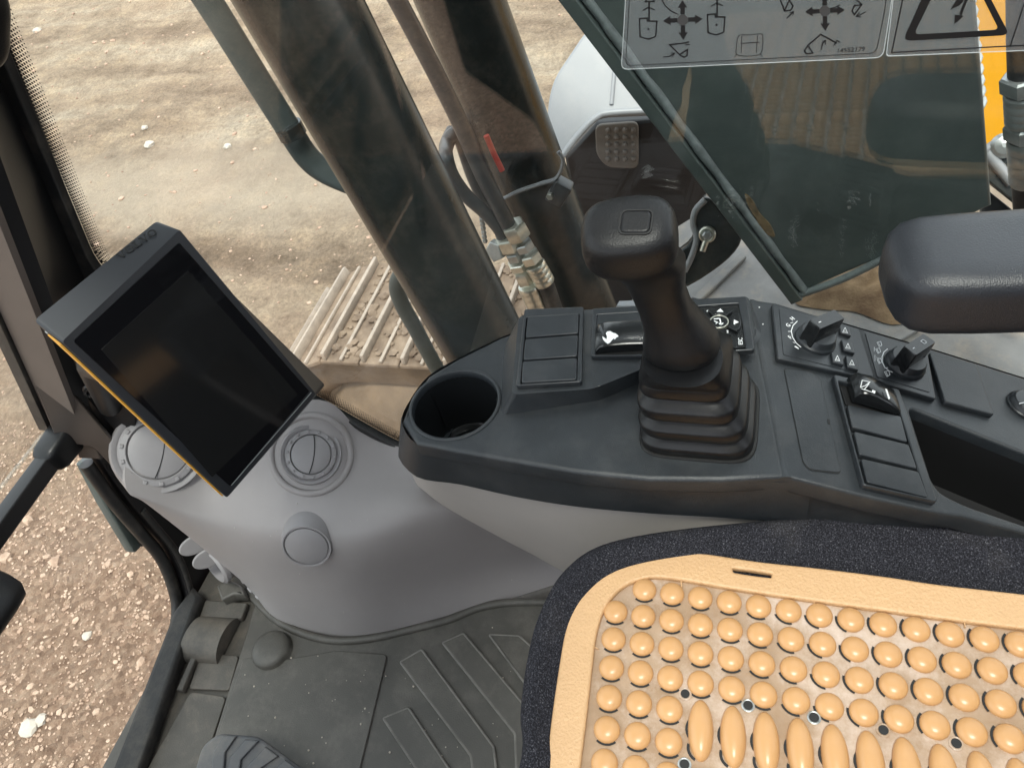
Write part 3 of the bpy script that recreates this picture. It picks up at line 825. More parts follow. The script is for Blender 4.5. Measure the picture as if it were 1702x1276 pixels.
# front windscreen (left of the pillar in the picture)
FY = .985
ws = thing('windscreen', 'front windscreen with rounded lower corner and black rubber seal at the left', 'window', (0, FY, .1))
PF = Plane((0, FY, 0), (0, -1, 0), (1, 0, 0))
sg2 = PF.y.z
corner = PF.hits([(140, 770), (185, 832), (228, 882), (262, 922), (282, 965), (292, 1010), (284, 1060), (255, 1132), (215, 1212), (185, 1276)])
lowl = [(-.46, corner[-1][1]), (-.52, corner[-1][1] + .05), (-.52, .44 * sg2), (corner[0][0], .44 * sg2)]
cv = [(v.x, v.y) for v in catmull(corner, 4, False)]
plate('lower_pane', cv + lowl, PF.M(-.006), .006, .0004, M_glass, ws, 0)
seal = [PF.w(u, v, .004) for (u, v) in cv] + [PF.w(-.30, cv[-1][1], .004), PF.w(-.5, cv[-1][1], .004)]
tube('seal', seal, .011, M_seal, ws, 10)
seal2 = [PF.w(u + .018, v - .004 * sg2, .022) for (u, v) in cv[6:]] + [PF.w(-.30, cv[-1][1] - .004, .022)]
tube('seal_lip', seal2, .006, M_seal, ws, 8)
# upper, leaning pane
UPn = [Vector((-.5, FY, .44)), Vector((.505, FY, .44)), Vector((.50, .60, 1.30)), Vector((-.5, .60, 1.30))]
PU = Plane(UPn[0], (UPn[1] - UPn[0]).cross(UPn[3] - UPn[0]), (1, 0, 0))
plate('upper_pane', [((p - PU.o).dot(PU.x), (p - PU.o).dot(PU.y)) for p in UPn], PU.M(-.003), .006, .0004, M_glass, ws, 0)

# A pillar with brown grey inner trim
pi_ = thing('front_pillar', 'black front right cab pillar with brown grey trim strip at the left edge', 'pillar', (.57, .95, 0))
def pil(z): return .975 - .44 * max(0, z - .44)
secs = []
for z in (.36, .46, .6, .8, 1.0, 1.3, 1.6):
    y = pil(z)
    secs.append([Vector((.515, y + .012, z)), Vector((.515, y - .050, z)), Vector((.53, y - .058, z)), Vector((.625, .866 - .325 * (z - .64), z)), Vector((.66, .872 - .325 * (z - .64), z)), Vector((.66, max(y + .02, .90 - .325 * (z - .64)), z))])
from_bm('pillar_body', loft_bm(secs), M_black, pi_, 30)
secs = []
for z in (.44, .52, .6, .8, 1.0, 1.3, 1.6):
    y = pil(z)
    secs.append([Vector((.506, y + .004, z)), Vector((.506, y - .050, z)), Vector((.514, y - .052, z)), Vector((.514, y + .006, z))])
from_bm('trim_strip', loft_bm(secs), M_pillar, pi_, 30)
secs = []
for z in (.44, .6, .8, 1.0, 1.3, 1.6):
    y = pil(z)
    secs.append([Vector((.50, y + .006, z)), Vector((.515, y + .005, z)), Vector((.515, y + .024, z)), Vector((.50, y + .024, z))])
from_bm('pillar_seal', loft_bm(secs), M_seal, pi_, 30)
# lower dark liner between cowl and windscreen
kick = PF.hits([(140, 770), (228, 882), (282, 965), (292, 1010), (284, 1060)])
pk = [(v.x, v.y) for v in catmull(corner[:7], 4, False)]
pk2 = [(u + .012, v) for u, v in pk] + [(.66, -.06 * sg2), (.66, .46 * sg2), (.512, .46 * sg2)]
ln = tag(plate('kick_panel', pk2, PF.M(.002), .02, .003, M_black), 'black kick panel between the grey cowl and the windscreen seal', 'panel')

# grab handle at the very top left edge
gp = [AX(-40, 20, .5), AX(-8, 60, .5), AX(-5, 100, .5), AX(-40, 130, .5)]
tag(tube('grab_handle', catmull([AX(-80, -60, .47), AX(-22, -10, .47), AX(-14, 50, .47), AX(-22, 90, .47), AX(-80, 120, .47)], 6, False), .012, M_grip, None, 14), 'black rounded grab handle at the top left corner', 'handle')

# crossbar in front of the windscreen
cbz = thing('crossbar', 'black square bar crossing the windscreen from the pillar socket', 'bar', (.5, .96, .4))
ba, bb_ = AY(98, 742, .955), AY(-60, 958, .955)
t = (bb_ - ba).normalized(); x, y = frame_of(t)
zz = Vector((0, 0, 1)); xx = t.cross(zz).normalized(); zz = xx.cross(t)
from_bm('bar', loft_bm([se_ring(ba + t * k, xx, zz, .0125, .0140, 7, 24) for k in (0, .05, .3, .9)]), M_black, cbz, 40)
from_bm('socket', loft_bm([se_ring(ba + t * s, xx, zz, r, r, 4, 24) for s, r in ((-.05, .018), (-.035, .022), (-.012, .0235), (.018, .022), (.028, .018), (.031, .0142))]), M_rubber, cbz, 40)
tube('socket_stub', [ba - t * .03, ba - t * .09], .018, M_black, cbz, 14)

# mounting bracket bolted to the pillar
PBk = Plane((.495, .93, .45), (-.93, -.32, .12), (0, -1, 0))
bk = thing('pillar_bracket', 'glossy dark brown bracket plate with two bolts at the pillar foot', 'bracket', (.5, .93, .45))
plate('bracket_plate', round_poly(PBk.hits([(57, 637), (115, 648), (150, 690), (212, 762), (213, 782), (190, 780), (155, 742), (125, 738), (95, 735)]), .006), PBk.M(-.006), .006, .0015, M_bracket, bk)
plate('bracket_flange', PBk.hits([(115, 648), (140, 632), (220, 700), (216, 765), (150, 692)]), PBk.M(-.03), .012, .002, M_black, bk)
plate('bracket_foot', PBk.hits([(118, 740), (152, 740), (166, 770), (128, 768)]), PBk.M(-.02), .012, .002, M_bracket, bk)
for (px, py) in ((197, 762), (152, 648)):
    lathe('bolt', PBk.w(*PBk.hit(px, py), -.001), PBk.n, [(.011, 0), (.011, .003), (.008, .004), (.008, .009), (.004, .009), (.0035, .005)], M_gloss, bk, 18)

# wiper blade outside the windscreen
wi = thing('wiper', 'dark wiper blade hanging outside the windscreen below the crossbar', 'wiper', tuple(AY(150, 780, 1.02)))
wa, wb = AY(142, 765, 1.02), AY(224, 908, 1.02)
tt = (wb - wa).normalized(); wx = tt.cross(Vector((0, 1, 0))).normalized()
from_bm('blade', loft_bm([se_ring(wa.lerp(wb, s), wx, Vector((0, 1, 0)), w, .011, 5, 16) for s, w in ((0, .012), (.4, .016), (.97, .0145), (1, .013))]), M_boom, wi, 30)
from_bm('blade_rib', loft_bm([se_ring(wa.lerp(wb, s) + wx * .006 + Vector((0, -.012, 0)), wx, Vector((0, 1, 0)), .004, .003, 4, 10) for s in (0, 1)]), M_seal, wi, 30)

# unseen sides of the cab: left door frame, rear wall, roof with hatch (they show only as reflections and shade)
sh = thing('cab_shell', 'dark cab roof, rear wall and left door frame around the seat', 'cab', (-.6, 0, 0))
PL_ = Plane((-.62, 0, 0), (1, 0, 0), (0, 1, 0))
def lz(y, z): return (y, z)
plate('door_frame', [[lz(.99, -.05), lz(.99, .5), lz(.62, 1.62), lz(-.75, 1.62), lz(-.75, -.05)],
                     round_poly([lz(.965, .0), lz(.965, .5), lz(.80, .5), lz(.785, .27), lz(.62, .12), lz(.58, .0)], .02),
                     round_poly([lz(.86, .62), lz(.53, 1.5), lz(-.3, 1.5), lz(-.3, .8), lz(.42, .8)], .06)], PL_.M(-.04), .04, .004, M_black, sh)
PLf = Plane((0, 1.0, 0), (0, -1, 0), (1, 0, 0))
plate('reflection_blocker', [(-.62, -.05 * PLf.y.z), (-.10, -.05 * PLf.y.z), (-.10, .44 * PLf.y.z), (-.40, .75 * PLf.y.z), (-.62, .75 * PLf.y.z)], PLf.M(-.03), .03, .004, M_black, sh)  # added opaque panel, out of view, darkens what the right window mirrors
tube('door_grip', [Vector((-.59, .93, .40)), Vector((-.55, .93, .30)), Vector((-.42, .90, .14)), Vector((-.27, .86, .03))], .016, M_black, sh)
PR_ = Plane((0, -.75, 0), (0, 1, 0), (1, 0, 0))
def rz(x, z): return (x, z * PR_.y.z)
plate('rear_wall', [[rz(-.6, -.05), rz(.66, -.05), rz(.66, 1.62), rz(-.6, 1.62)], [rz(-.48, .85), rz(.55, .85), rz(.55, 1.5), rz(-.48, 1.5)]], PR_.M(-.04), .04, .004, M_skirtdark, sh)
PO = Plane((0, 0, 1.62), (0, 0, -1), (1, 0, 0))
def oz(x, y): return (x, y * PO.y.y)
plate('roof', [[oz(-.62, -.75), oz(.66, -.75), oz(.66, .66), oz(-.62, .66)], round_poly([oz(-.40, -.46), oz(.46, -.46), oz(.46, .12), oz(-.40, .12)], .06)], PO.M(-.05), .05, .005, M_skirtdark, sh)

plate('roof_hatch', round_poly([oz(-.41, -.47), oz(.47, -.47), oz(.47, .13), oz(-.41, .13)], .06), PO.M(-.035), .004, .001, M_glass, sh)

# ================================================================= FLOOR
me = plate_mesh([[(-.62, -.75), (.63, -.75), (.63, .955), (-.62, .955)]], Matrix.Translation((0, 0, -.04)), .036, .002)
fl_ = link('floor', me, M_floor, None, 40); fl_['kind'] = 'structure'
F0 = Plane((0, 0, 0), (0, 0, 1), (0, -1, 0))
sill = tag(plate('door_sill', [(v[0], v[1]) for v in F0.hits([(300, 1025), (330, 985), (345, 1000), (240, 1300), (195, 1300)])], F0.M(-.003), .03, .009, pm('sill_rubber', (.009, .009, .009), .6, bump=.2, bscale=500, dust=.12)), 'black raised sill along the front of the cab floor', 'sill')
tr_ = thing('floor_trim', 'dark moulded floor strip left of the rubber mat', 'floor trim', tuple(F0.w(*F0.hit(300, 1150))))
plate('trim_panel', round_poly(F0.hits([(318, 1150), (378, 1158), (335, 1290), (240, 1290)]), .01), F0.M(-.002), .006, .002, M_floor, tr_)
plate('trim_panel', round_poly(F0.hits([(335, 1085), (398, 1090), (382, 1148), (315, 1145)]), .006), F0.M(-.002), .005, .002, M_floor, tr_)
plate('trim_panel', round_poly(F0.hits([(345, 1000), (415, 1005), (405, 1032), (335, 1030)]), .005), F0.M(-.002), .012, .003, M_floor, tr_)
plate('trim_rail', F0.hits([(330, 1078), (338, 1083), (308, 1152), (298, 1150)]), F0.M(-.002), .014, .003, M_floor, tr_)
bm_ = bmesh.new()
c0 = F0.p3(322, 1062); c1_ = F0.p3(382, 1066)
secs = [[c + Vector((0, 0, .0)) + (Vector((.042, 0, 0)) * math.cos(a) + Vector((0, 0, .030)) * math.sin(a)) for a in np.linspace(0, PI, 14)] for c in (c0, c0.lerp(c1_, .1), c0.lerp(c1_, .9), c1_)]
from_bm('cable_cover', loft_bm(secs), M_floor, tr_, 40)
plate('clip', round_poly(F0.hits([(372, 985), (392, 975), (412, 985), (418, 1000), (400, 1000), (380, 1010)]), .004), F0.M(0), .03, .004, M_mat, tr_)

# rubber mat
fm = thing('floor_mat', 'dark grey rubber floor mat with raised chevron bars below the grey cowl', 'floor mat', tuple(F0.w(*F0.hit(650, 1150))))
outl = [(430, 990), (452, 1020), (500, 1052), (560, 1070), (620, 1066), (700, 1050), (760, 1026), (800, 1010), (840, 1004), (900, 1004), (1000, 1010), (1010, 1500), (300, 1500), (355, 1235), (400, 1090)]
plate('mat_sheet', round_poly(F0.hits(outl), .01), F0.M(-.003), .007, .002, M_mat, fm)
H0 = .004
rim = [F0.w(*F0.hit(*p), H0) for p in [(412, 980), (432, 1004), (462, 1032), (505, 1054), (560, 1066), (620, 1062), (690, 1046), (748, 1031), (792, 1013), (838, 1004), (900, 1002), (980, 1006)]]
cr = catmull(rim, 5, False)
tube('mat_rim', cr, .0075, M_mat, fm, 8)
plate('flat_panel', round_poly(F0.hits([(408, 1096), (470, 1100), (560, 1084), (646, 1090), (596, 1300), (345, 1300), (365, 1225)]), .008), F0.M(H0), .004, .0015, M_mat, fm)
def shrink2(pts, k):
    out = []; n = len(pts)
    ar = sum(pts[i - 1][0] * pts[i][1] - pts[i][0] * pts[i - 1][1] for i in range(n)); sg_ = 1 if ar > 0 else -1
    for i in range(n):
        a, b2, c = Vector(pts[i - 1]), Vector(pts[i]), Vector(pts[(i + 1) % n])
        t = ((b2 - a).normalized() + (c - b2).normalized()).normalized(); out.append(tuple(b2 + Vector((-t.y, t.x)) * sg_ * k))
    return out
M_edge = pm('lit_rubber_edge', (.15, .142, .128), .6, var=.3, vscale=40)  # lighter colour painted in for the ridges catching light
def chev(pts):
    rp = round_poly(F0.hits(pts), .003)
    lp_ = [F0.w(u, v, H0 + .0040) for u, v in rp]; tube('bar_highlight', lp_ + lp_[:2], .0022, M_edge, fm, 8)
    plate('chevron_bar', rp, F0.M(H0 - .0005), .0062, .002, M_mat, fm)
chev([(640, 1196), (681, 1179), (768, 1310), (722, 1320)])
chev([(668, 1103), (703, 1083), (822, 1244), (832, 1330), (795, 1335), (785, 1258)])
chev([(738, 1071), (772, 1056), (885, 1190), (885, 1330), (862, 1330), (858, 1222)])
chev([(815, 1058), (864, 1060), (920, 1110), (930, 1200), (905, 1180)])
dm = F0.w(*F0.hit(455, 1084), H0)
lathe('dome', dm, (0, 0, 1), [(.036, 0), (.034, .003), (.0335, .010), (.031, .015), (.024, .018), (.012, .0192), (.001, .0195)], M_mat, fm, 36, 60)
b = bmesh.new()   # white specks of dried dirt
spk = [(602, 1135), (560, 1165), (545, 1237), (820, 1046)] + [(random.uniform(400, 880), random.uniform(1070, 1280)) for _ in range(60)]
for (px, py) in spk:
    bmesh.ops.create_icosphere(b, subdivisions=1, radius=random.choice((.0006, .0008, .0008, .0012, .0018)), matrix=Matrix.Translation(F0.w(*F0.hit(px, py), .008)))
o = from_bm('dirt_specks', b, M_stone, fm); o['kind'] = 'stuff'

# foot pedal
pd = thing('foot_pedal', 'grey rubber foot pedal with chevron ribs at the bottom edge', 'pedal', tuple(AZ(420, 1260, .06)))
PP = Plane(AZ(420, 1260, .07), (-.25, -.3, .92), (0, -1, 0))
plate('pad', round_poly(PP.hits([(362, 1218), (430, 1224), (520, 1290), (470, 1400), (290, 1400), (335, 1240)]), .01), PP.M(-.012), .012, .004, M_pedal, pd)
for pts in ([(372, 1222), (395, 1222), (376, 1250), (372, 1300), (352, 1300), (356, 1250)], [(408, 1228), (432, 1230), (402, 1262), (396, 1310), (374, 1310), (384, 1258)], [(442, 1240), (464, 1256), (432, 1278), (424, 1320), (402, 1320), (412, 1272)], [(475, 1262), (500, 1280), (460, 1300), (440, 1330), (430, 1330), (440, 1290)]):
    plate('rib', PP.hits(pts), PP.M(0), .006, .002, M_pedal, pd)
tube('pedal_arm', [PP.w(*PP.hit(400, 1330), -.01), PP.w(*PP.hit(400, 1330), -.01) + Vector((-.03, .05, -.06))], .014, M_black, pd)

# travel lever grip at the left edge
tl = thing('travel_lever', 'black rounded travel lever grip at the left edge before the gravel', 'lever', tuple(AZ(-60, 980, .45)))
g0 = AZ(-22, 985, .45)
secs = []
for s, k in ((.0, .3), (.004, .7), (.012, .95), (.03, 1), (.10, 1.02), (.14, .9)):
    secs.append(se_ring(g0 + Vector((.028 - s, -.0, 0)), Vector((0, .8, .6)), Vector((0, -.6, .8)), .040 * k, .020 * k, 3.2, 28))
from_bm('grip', loft_bm(secs), M_grip, tl, 50)
tube('shaft', [g0 + Vector((-.08, 0, 0)), g0 + Vector((-.16, .02, -.1)), g0 + Vector((-.22, .10, -.45))], .012, M_black, tl)

# ================================================================= GREY FRONT COWL
cw = thing('front_cowl', 'grey moulded plastic front cowl with round air vents in the cab corner', 'cowl', (.5, .7, 0))
net = [
 [AY(214, 690, .88), AX(380, 690, .61), AX(530, 664, .627), AX(598, 714, .627), AX(665, 743, .627), AX(800, 760, .632)],
 [AY(208, 765, .865), AX(365, 765, .555), AX(490, 745, .575), AX(590, 785, .575), AX(690, 800, .59), AX(820, 810, .61)],
 [AY(212, 816, .85), AX(345, 838, .492), AX(470, 850, .50), AX(592, 862, .512), AX(710, 850, .545), AX(835, 850, .59)],
 [AY(245, 838, .85), AX(365, 885, .468), AX(470, 905, .467), AX(592, 915, .48), AX(712, 905, .525), AX(840, 895, .583)],
 [AY(330, 905, .86), AX(400, 940, .462), AX(472, 975, .452), AX(590, 990, .462), AX(710, 975, .51), AX(845, 945, .575)],
 [AZ(405, 968, .06), AZ(425, 990, .02), AZ(470, 1037, .0), AZ(585, 1060, .0), AZ(705, 1040, .0), AZ(850, 994, .0)],
]
for r_ in net: r_.append(r_[-1] + (r_[-1] - r_[-2]) * .8)
def patch(net, m):
    rows = [catmull(r, m, False) for r in net]
    cols = [catmull([r[i] for r in rows], m, False) for i in range(len(rows[0]))]
    return [[cols[i][j] for i in range(len(cols))] for j in range(len(cols[0]))]
gr = patch(net, 7)
b = bmesh.new(); loft_bm(gr, False, False, b)
# left flank and top return so that the shell has thickness
left = [r[0] for r in gr]
b2 = [[p, p + Vector((.03, .05, -.01)), p + Vector((.10, .09, -.03))] for p in left]
loft_bm(b2, False, False, b)
topr = [[p, p + Vector((.004, .004, -.02)), p + Vector((.004, .02, -.06))] for p in gr[0]]
loft_bm(topr, False, False, b)
bmesh.ops.remove_doubles(b, verts=b.verts, dist=1e-5)
body = from_bm('cowl_body', b, M_grey, cw, 60)
from mathutils.bvhtree import BVHTree
bt = bmesh.new()
loft_bm(gr, False, False, bt); bvh = BVHTree.FromBMesh(bt)
def cow(px, py):
    d = ray(px, py).normalized(); h = bvh.ray_cast(CAM, d)
    n = h[1]
    if n.dot(d) > 0: n = -n
    return h[0], n

def vent(px, py, r, name, wobble=(0, 0, 0), lift=.004, bowl=True):
    p, n = cow(px, py); n = (n * .7 + (CAM - p).normalized() * .4 + Vector(wobble)).normalized()
    v = lathe(name, p - n * .012, n, [(r * 1.18, .0), (r * 1.2, .012 + lift * .2), (r * 1.14, .013 + lift), (r * 1.04, .012 + lift), (r, .010 + lift), (r * .97, .0115 + lift), (r * .95, .0150 + lift), (r * .80, .0165 + lift), (r * .76, .014 + lift), (r * .75, .008)], M_greyvent, cw, 48, 40)
    x, y = frame_of(n); pl_ = Plane(p, n, (0, -1, 0))
    lathe('vent_disc', p + n * (lift), n, [(r * .75, 0), (r * .74, .004), (r * .6, .0062), (r * .3, .0072), (.0005, .0075)], M_greyvent, v, 40, 50)
    bb = bmesh.new()
    stroke_bm(bb, pl_, [(r * .1 * (1 - (t * 1.0) ** 2) + r * .02, r * .73 * t) for t in np.linspace(-1, 1, 15)], .0014, lift + .0064, .0012)
    from_bm('vane_edge', bb, M_seam, v, smooth=False)
    if bowl:      # soft raised ring moulded into the cowl round the vent
        rp = []
        for k in range(41):
            a = 2 * PI * k / 40; q = p + (pl_.x * math.cos(a) + pl_.y * math.sin(a)) * r * 1.52
            h_ = bvh.ray_cast(q + n * .08, -n)
            rp.append((h_[0] if h_[0] else q) + n * .0005)
        from_bm('vent_bowl', tube_bm(rp, .0052, 12), M_grey, v, 60)
    bb = bmesh.new()
    for k in range(14):
        a = 2 * PI * k / 14; c = p + n * (.0040 + lift) + (pl_.x * math.cos(a) + pl_.y * math.sin(a)) * r * .90
        m = Matrix.Translation(c) @ Plane(c, n, pl_.x * math.cos(a) + pl_.y * math.sin(a)).M().to_3x3().to_4x4()
        box_bm(m, r * .11, r * .12, .0035, bb, bev=.0012, seg=1)
    from_bm('ring_lugs', bb, M_greyvent, v, 30)
    return v
vent(517, 755, .038, 'round_vent', (0, 0, 0), .009)
vent(264, 748, .056, 'round_vent', (0, 0, 0), .010, False)
# round cap standing out of the face
p, n = cow(512, 902); n = Vector((-.85, -.27, .36)).normalized()
cp = lathe('round_cap', p - n * .034, n, [(.047, 0), (.044, .012), (.039, .034), (.037, .042), (.0362, .044), (.034, .044), (.0333, .0425), (.0330, .0405), (.0318, .0405), (.0314, .043), (.030, .0438), (.001, .0442)], M_greyvent, cw, 48, 35)
p0 = p
# side vents at the lower left rim of the cowl
for (px, py, ydep) in ((366, 935, .87),):
    c = AY(px, py, ydep); n = Vector((-.55, .25, .15)).normalized()
    v = lathe('side_vent', c - n * .012, n, [(.034, -.02), (.036, 0), (.033, .010), (.036, .014), (.036, .022), (.031, .026), (.03, .012)], M_greyvent, cw, 36, 35)
    x, y = frame_of(n); P_ = Plane(c, n, (0, 0, 1))
    for (fx_, fy_, fd_) in ((346, 925, .878), (324, 903, .90)):
        P2_ = Plane(AY(fx_, fy_, fd_), Vector((-.62, -.62, .25)), (0, 0, 1))
        plate('vent_flap', [(.018 * math.cos(a_), .028 * math.sin(a_)) for a_ in np.linspace(0, 2 * PI, 33)[:-1]], P2_.M(), .006, .0025, M_greyvent, v)
c = AY(432, 962, .80); n = Vector((-.6, .25, .1)).normalized()
v = lathe('side_vent', c - n * .02, n, [(.034, 0), (.035, .012), (.031, .018), (.033, .022), (.033, .034), (.028, .038), (.001, .036)], M_greyvent, cw, 36, 35)
bb = bmesh.new()
P_ = Plane(c + n * .014, n, (0, 0, 1))
for k in range(10):
    a = 2 * PI * k / 10; w = P_.w(.033 * math.cos(a), .033 * math.sin(a))
    box_bm(Matrix.Translation(w) @ P_.M().to_3x3().to_4x4() @ Matrix.Rotation(a, 4, 'Z'), .006, .012, .012, bb, bev=.002, seg=1)
from_bm('ring_lugs', bb, M_greyvent, v, 30)

sb_ = bmesh.new()      # grains of dried dirt stuck to the cowl
for _ in range(45):
    h_ = bvh.ray_cast(CAM, ray(random.uniform(300, 860), random.uniform(800, 1040)).normalized())
    if h_[0]: bmesh.ops.create_icosphere(sb_, subdivisions=1, radius=random.choice((.0005, .0006, .0008, .0013)), matrix=Matrix.Translation(h_[0]))
o = from_bm('dirt_specks', sb_, M_skirt, cw); o['kind'] = 'stuff'

# ================================================================= MONITOR
k0 = .78
rr = [ray(*q) / FPX for q in [(100, 567), (298, 380), (527, 655), (378, 828)]]
ls = [1, 1.079, 1.286, 1.207]
MP = [CAM + r * (l * k0) for r, l in zip(rr, ls)]
mn = (MP[3] - MP[0]).cross(MP[1] - MP[0]).normalized()
if mn.dot(CAM - MP[0]) < 0: mn = -mn
PMn = Plane(MP[3], mn, MP[2] - MP[3])
mo = thing('monitor', 'black tilted display monitor with orange side stripe in front of the cowl', 'monitor', tuple(MP[3]))
front = PMn.hits([(100, 567), (298, 380), (527, 655), (378, 828)])
backd = -.028
back = PMn.hits([(56, 533), (262, 366), (541, 640), (362, 815)], backd)
def insetq(q, k):
    c = Vector((sum(p[0] for p in q) / 4, sum(p[1] for p in q) / 4)); return [tuple(Vector(p) + (c - Vector(p)).normalized() * k) for p in q]
def ring3(q, h, r=.006): return [PMn.w(u, v, h) for (u, v) in round_poly(q, r, 4)]
midq = [tuple(Vector(a) * .75 + Vector(b_) * .25) for a, b_ in zip(back, front)]
secs = [ring3(insetq(back, .02), backd - .022), ring3(insetq(back, .003), backd - .003), ring3(back, backd), ring3(front, -.0015, .004), ring3(insetq(front, .0016), 0, .004)]
M_house = pm('housing_plastic', (.024, .026, .030), .42, bump=.08, bscale=1200)
from_bm('housing', loft_bm(secs), M_house, mo, 28)
fw = [insetq(front, .008)]
gl = PMn.hits([(120, 566), (297, 402), (514, 650), (382, 808)])
plate('glass_face', round_poly(gl, .003), PMn.M(-.0005), .0014, .0005, M_screen, mo)
plate('display', PMn.hits([(168, 580), (312, 450), (494, 655), (352, 792)]), PMn.M(.0008), .0003, .0001, M_lcd, mo)
# orange stripe on the left flank
sa, sb = Vector(front[0]), Vector(front[3]); ba_, bb2 = Vector(back[0]), Vector(back[3])
def flank(s, t, lift):   # s along length, t 0=front 1=back
    f = sa.lerp(sb, s); g = ba_.lerp(bb2, s); q = f.lerp(g, t); w = PMn.w(q.x, q.y, backd * t)
    return w + nl * lift
nl = ((PMn.w(*sb, 0) - PMn.w(*sa, 0)).cross(PMn.w(*ba_, backd) - PMn.w(*sa, 0))).normalized()
if nl.dot(PMn.w(*front[1]) - PMn.w(*front[0])) > 0: nl = -nl
secs = [[flank(s, .16, .0005), flank(s, .66, .0005), flank(s, .66, .0022), flank(s, .16, .0022)] for s in (.03, .5, .985)]
from_bm('orange_stripe', loft_bm(secs), M_yell, mo, 30)
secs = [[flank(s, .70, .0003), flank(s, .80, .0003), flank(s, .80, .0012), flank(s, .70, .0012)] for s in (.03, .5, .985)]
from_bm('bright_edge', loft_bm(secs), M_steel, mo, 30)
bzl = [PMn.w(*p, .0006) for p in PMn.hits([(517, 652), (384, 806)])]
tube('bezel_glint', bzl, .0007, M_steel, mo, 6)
# raised maker's lettering on the top bevel
tA, tB = PMn.w(*front[0]), PMn.w(*front[1]); bA, bB = PMn.w(*back[0], backd), PMn.w(*back[1], backd)
cen = (tA + tB + bA + bB) / 4; nx = (tB - tA).normalized(); nn_ = nx.cross((bA - tA)).normalized()
if nn_.dot(CAM - cen) < 0: nn_ = -nn_
PTl = Plane(cen, nn_, nx)
def letters(bm, PLn, ox, oy, h, adv):
    w = h * 1.15; st = h * .30; th = h * .12
    def quad(pts): fill_bm(bm, PLn, [(ox + cur + x * w, oy + y * h) for x, y in pts], .0001, .0008)
    cur = 0
    for ch in 'VOLVO':
        if ch == 'V':
            quad([(.05, 1), (.33, 1), (.60, 0), (.46, 0)]); quad([(.60, 0), (.46, 0), (.80, 1), (.90, 1)])
            quad([(0, 1), (0, .9), (.4, .9), (.4, 1)]); quad([(.7, 1), (.7, .9), (1, .9), (1, 1)])
        elif ch == 'L':
            quad([(.12, 0), (.38, 0), (.38, 1), (.12, 1)]); quad([(0, 0), (.85, 0), (.85, .1), (0, .1)]); quad([(0, .9), (.5, .9), (.5, 1), (0, 1)]); quad([(.73, 0), (.85, 0), (.85, .32), (.78, .3)])
        else:
            for k in range(20):
                a0, a1 = 2 * PI * k / 20, 2 * PI * (k + 1) / 20
                f = lambda a, rx, ry: (.5 + rx * math.cos(a), .5 + ry * math.sin(a))
                quad([f(a0, .5, .52), f(a1, .5, .52), f(a1, .24, .42), f(a0, .24, .42)])
        cur += w * (1.06 if ch != 'L' else .92) * adv
    return cur
bm_ = bmesh.new()
ca = PTl.hit(198, 430); cb_ = PTl.hit(262, 384)
PTx = Plane(PTl.w(*ca), nn_, PTl.w(*cb_) - PTl.w(*ca))
L = (PTl.w(*cb_) - PTl.w(*ca)).length
hh = L / (1.15 * 1.05 * 5) * 1.0
letters(bm_, PTx, 0, -hh * .3, hh, 1.0)
from_bm('lettering', bm_, M_seam, mo, smooth=False)
# arm from the bracket to the housing
tube('mount_arm', [PMn.w(*PMn.hit(250, 640), -.05), PMn.w(*PMn.hit(230, 650), -.16), PBk.w(*PBk.hit(175, 690), -.02)], .016, M_black, mo)

# ================================================================= CONSOLE
TZc = .64
T = Plane((0, 0, TZc), (0, 0, 1), (0, -1, 0))                 # front top
co = thing('side_console', 'black right hand control console with cup holder, switches and dials on a grey skirt', 'console', (.45, .1, .3))
crA, crB = T.p3(1246, 497), T.p3(1306, 792)
Rn = Vector((0.0, -.31, .95)).normalized()
cx_dir = (crB - crA).normalized()
Rn = (Rn - cx_dir * Rn.dot(cx_dir)).normalized()
R_ = Plane(crA, Rn, (0, -1, -.3))                            # rear, sloping part
cup_c = T.hit(756, 671); cup_r = .0425
topo = [(668, 700), (682, 664), (712, 625), (760, 596), (833, 560), (905, 535), (1000, 520), (1120, 508), (1246, 497)]
inner = [(1306, 792), (1200, 798), (1080, 797), (960, 785), (860, 768), (760, 750), (692, 737)]
TH = .02
loopT = [tuple(v) for v in T.hits(topo + inner)]
cup = circ2(*cup_c, cup_r, 48)
plate('front_shell', [loopT, cup], T.M(-TH), TH, .004, M_console, co, 3)
# side band: from the top edge down to the lip
edge_t = [T.p3(*p, -.003) for p in [(1306, 792), (1200, 798), (1080, 797), (960, 785), (860, 768), (760, 750), (692, 737), (668, 700), (682, 664), (712, 625), (760, 596), (833, 560)]]
lip_px = [(1300, 861), (1200, 860), (1080, 853), (960, 842), (860, 826), (765, 805), (692, 792), (662, 750)]
lz_ = TZc - .070
edge_b = [AZ(*p, lz_) for p in lip_px]
edge_b += [Vector((p.x, p.y, lz_)) + (p - Vector((.45, .1, p.z))).normalized() * -.006 for p in edge_t[8:]]
edge_t[0] += Vector((0, -.02, -.006)); edge_b[0] += Vector((0, -.02, -.006))
eb2 = [p + (Vector((.48, .05, 0)) - Vector((p.x, p.y, 0))).normalized() * .012 + Vector((0, 0, .001)) for p in edge_b]
def dense(P): return catmull(P, 4, False)
secs = [dense(edge_t), dense([a.lerp(b2_, .06) + (a - Vector((.5, .05, a.z))).normalized() * .0012 for a, b2_ in zip(edge_t, edge_b)]), dense([a.lerp(b2_, .94) for a, b2_ in zip(edge_t, edge_b)]), dense(edge_b), dense(eb2)]
from_bm('side_band', loft_bm(secs, False, False), M_console, co, 40)
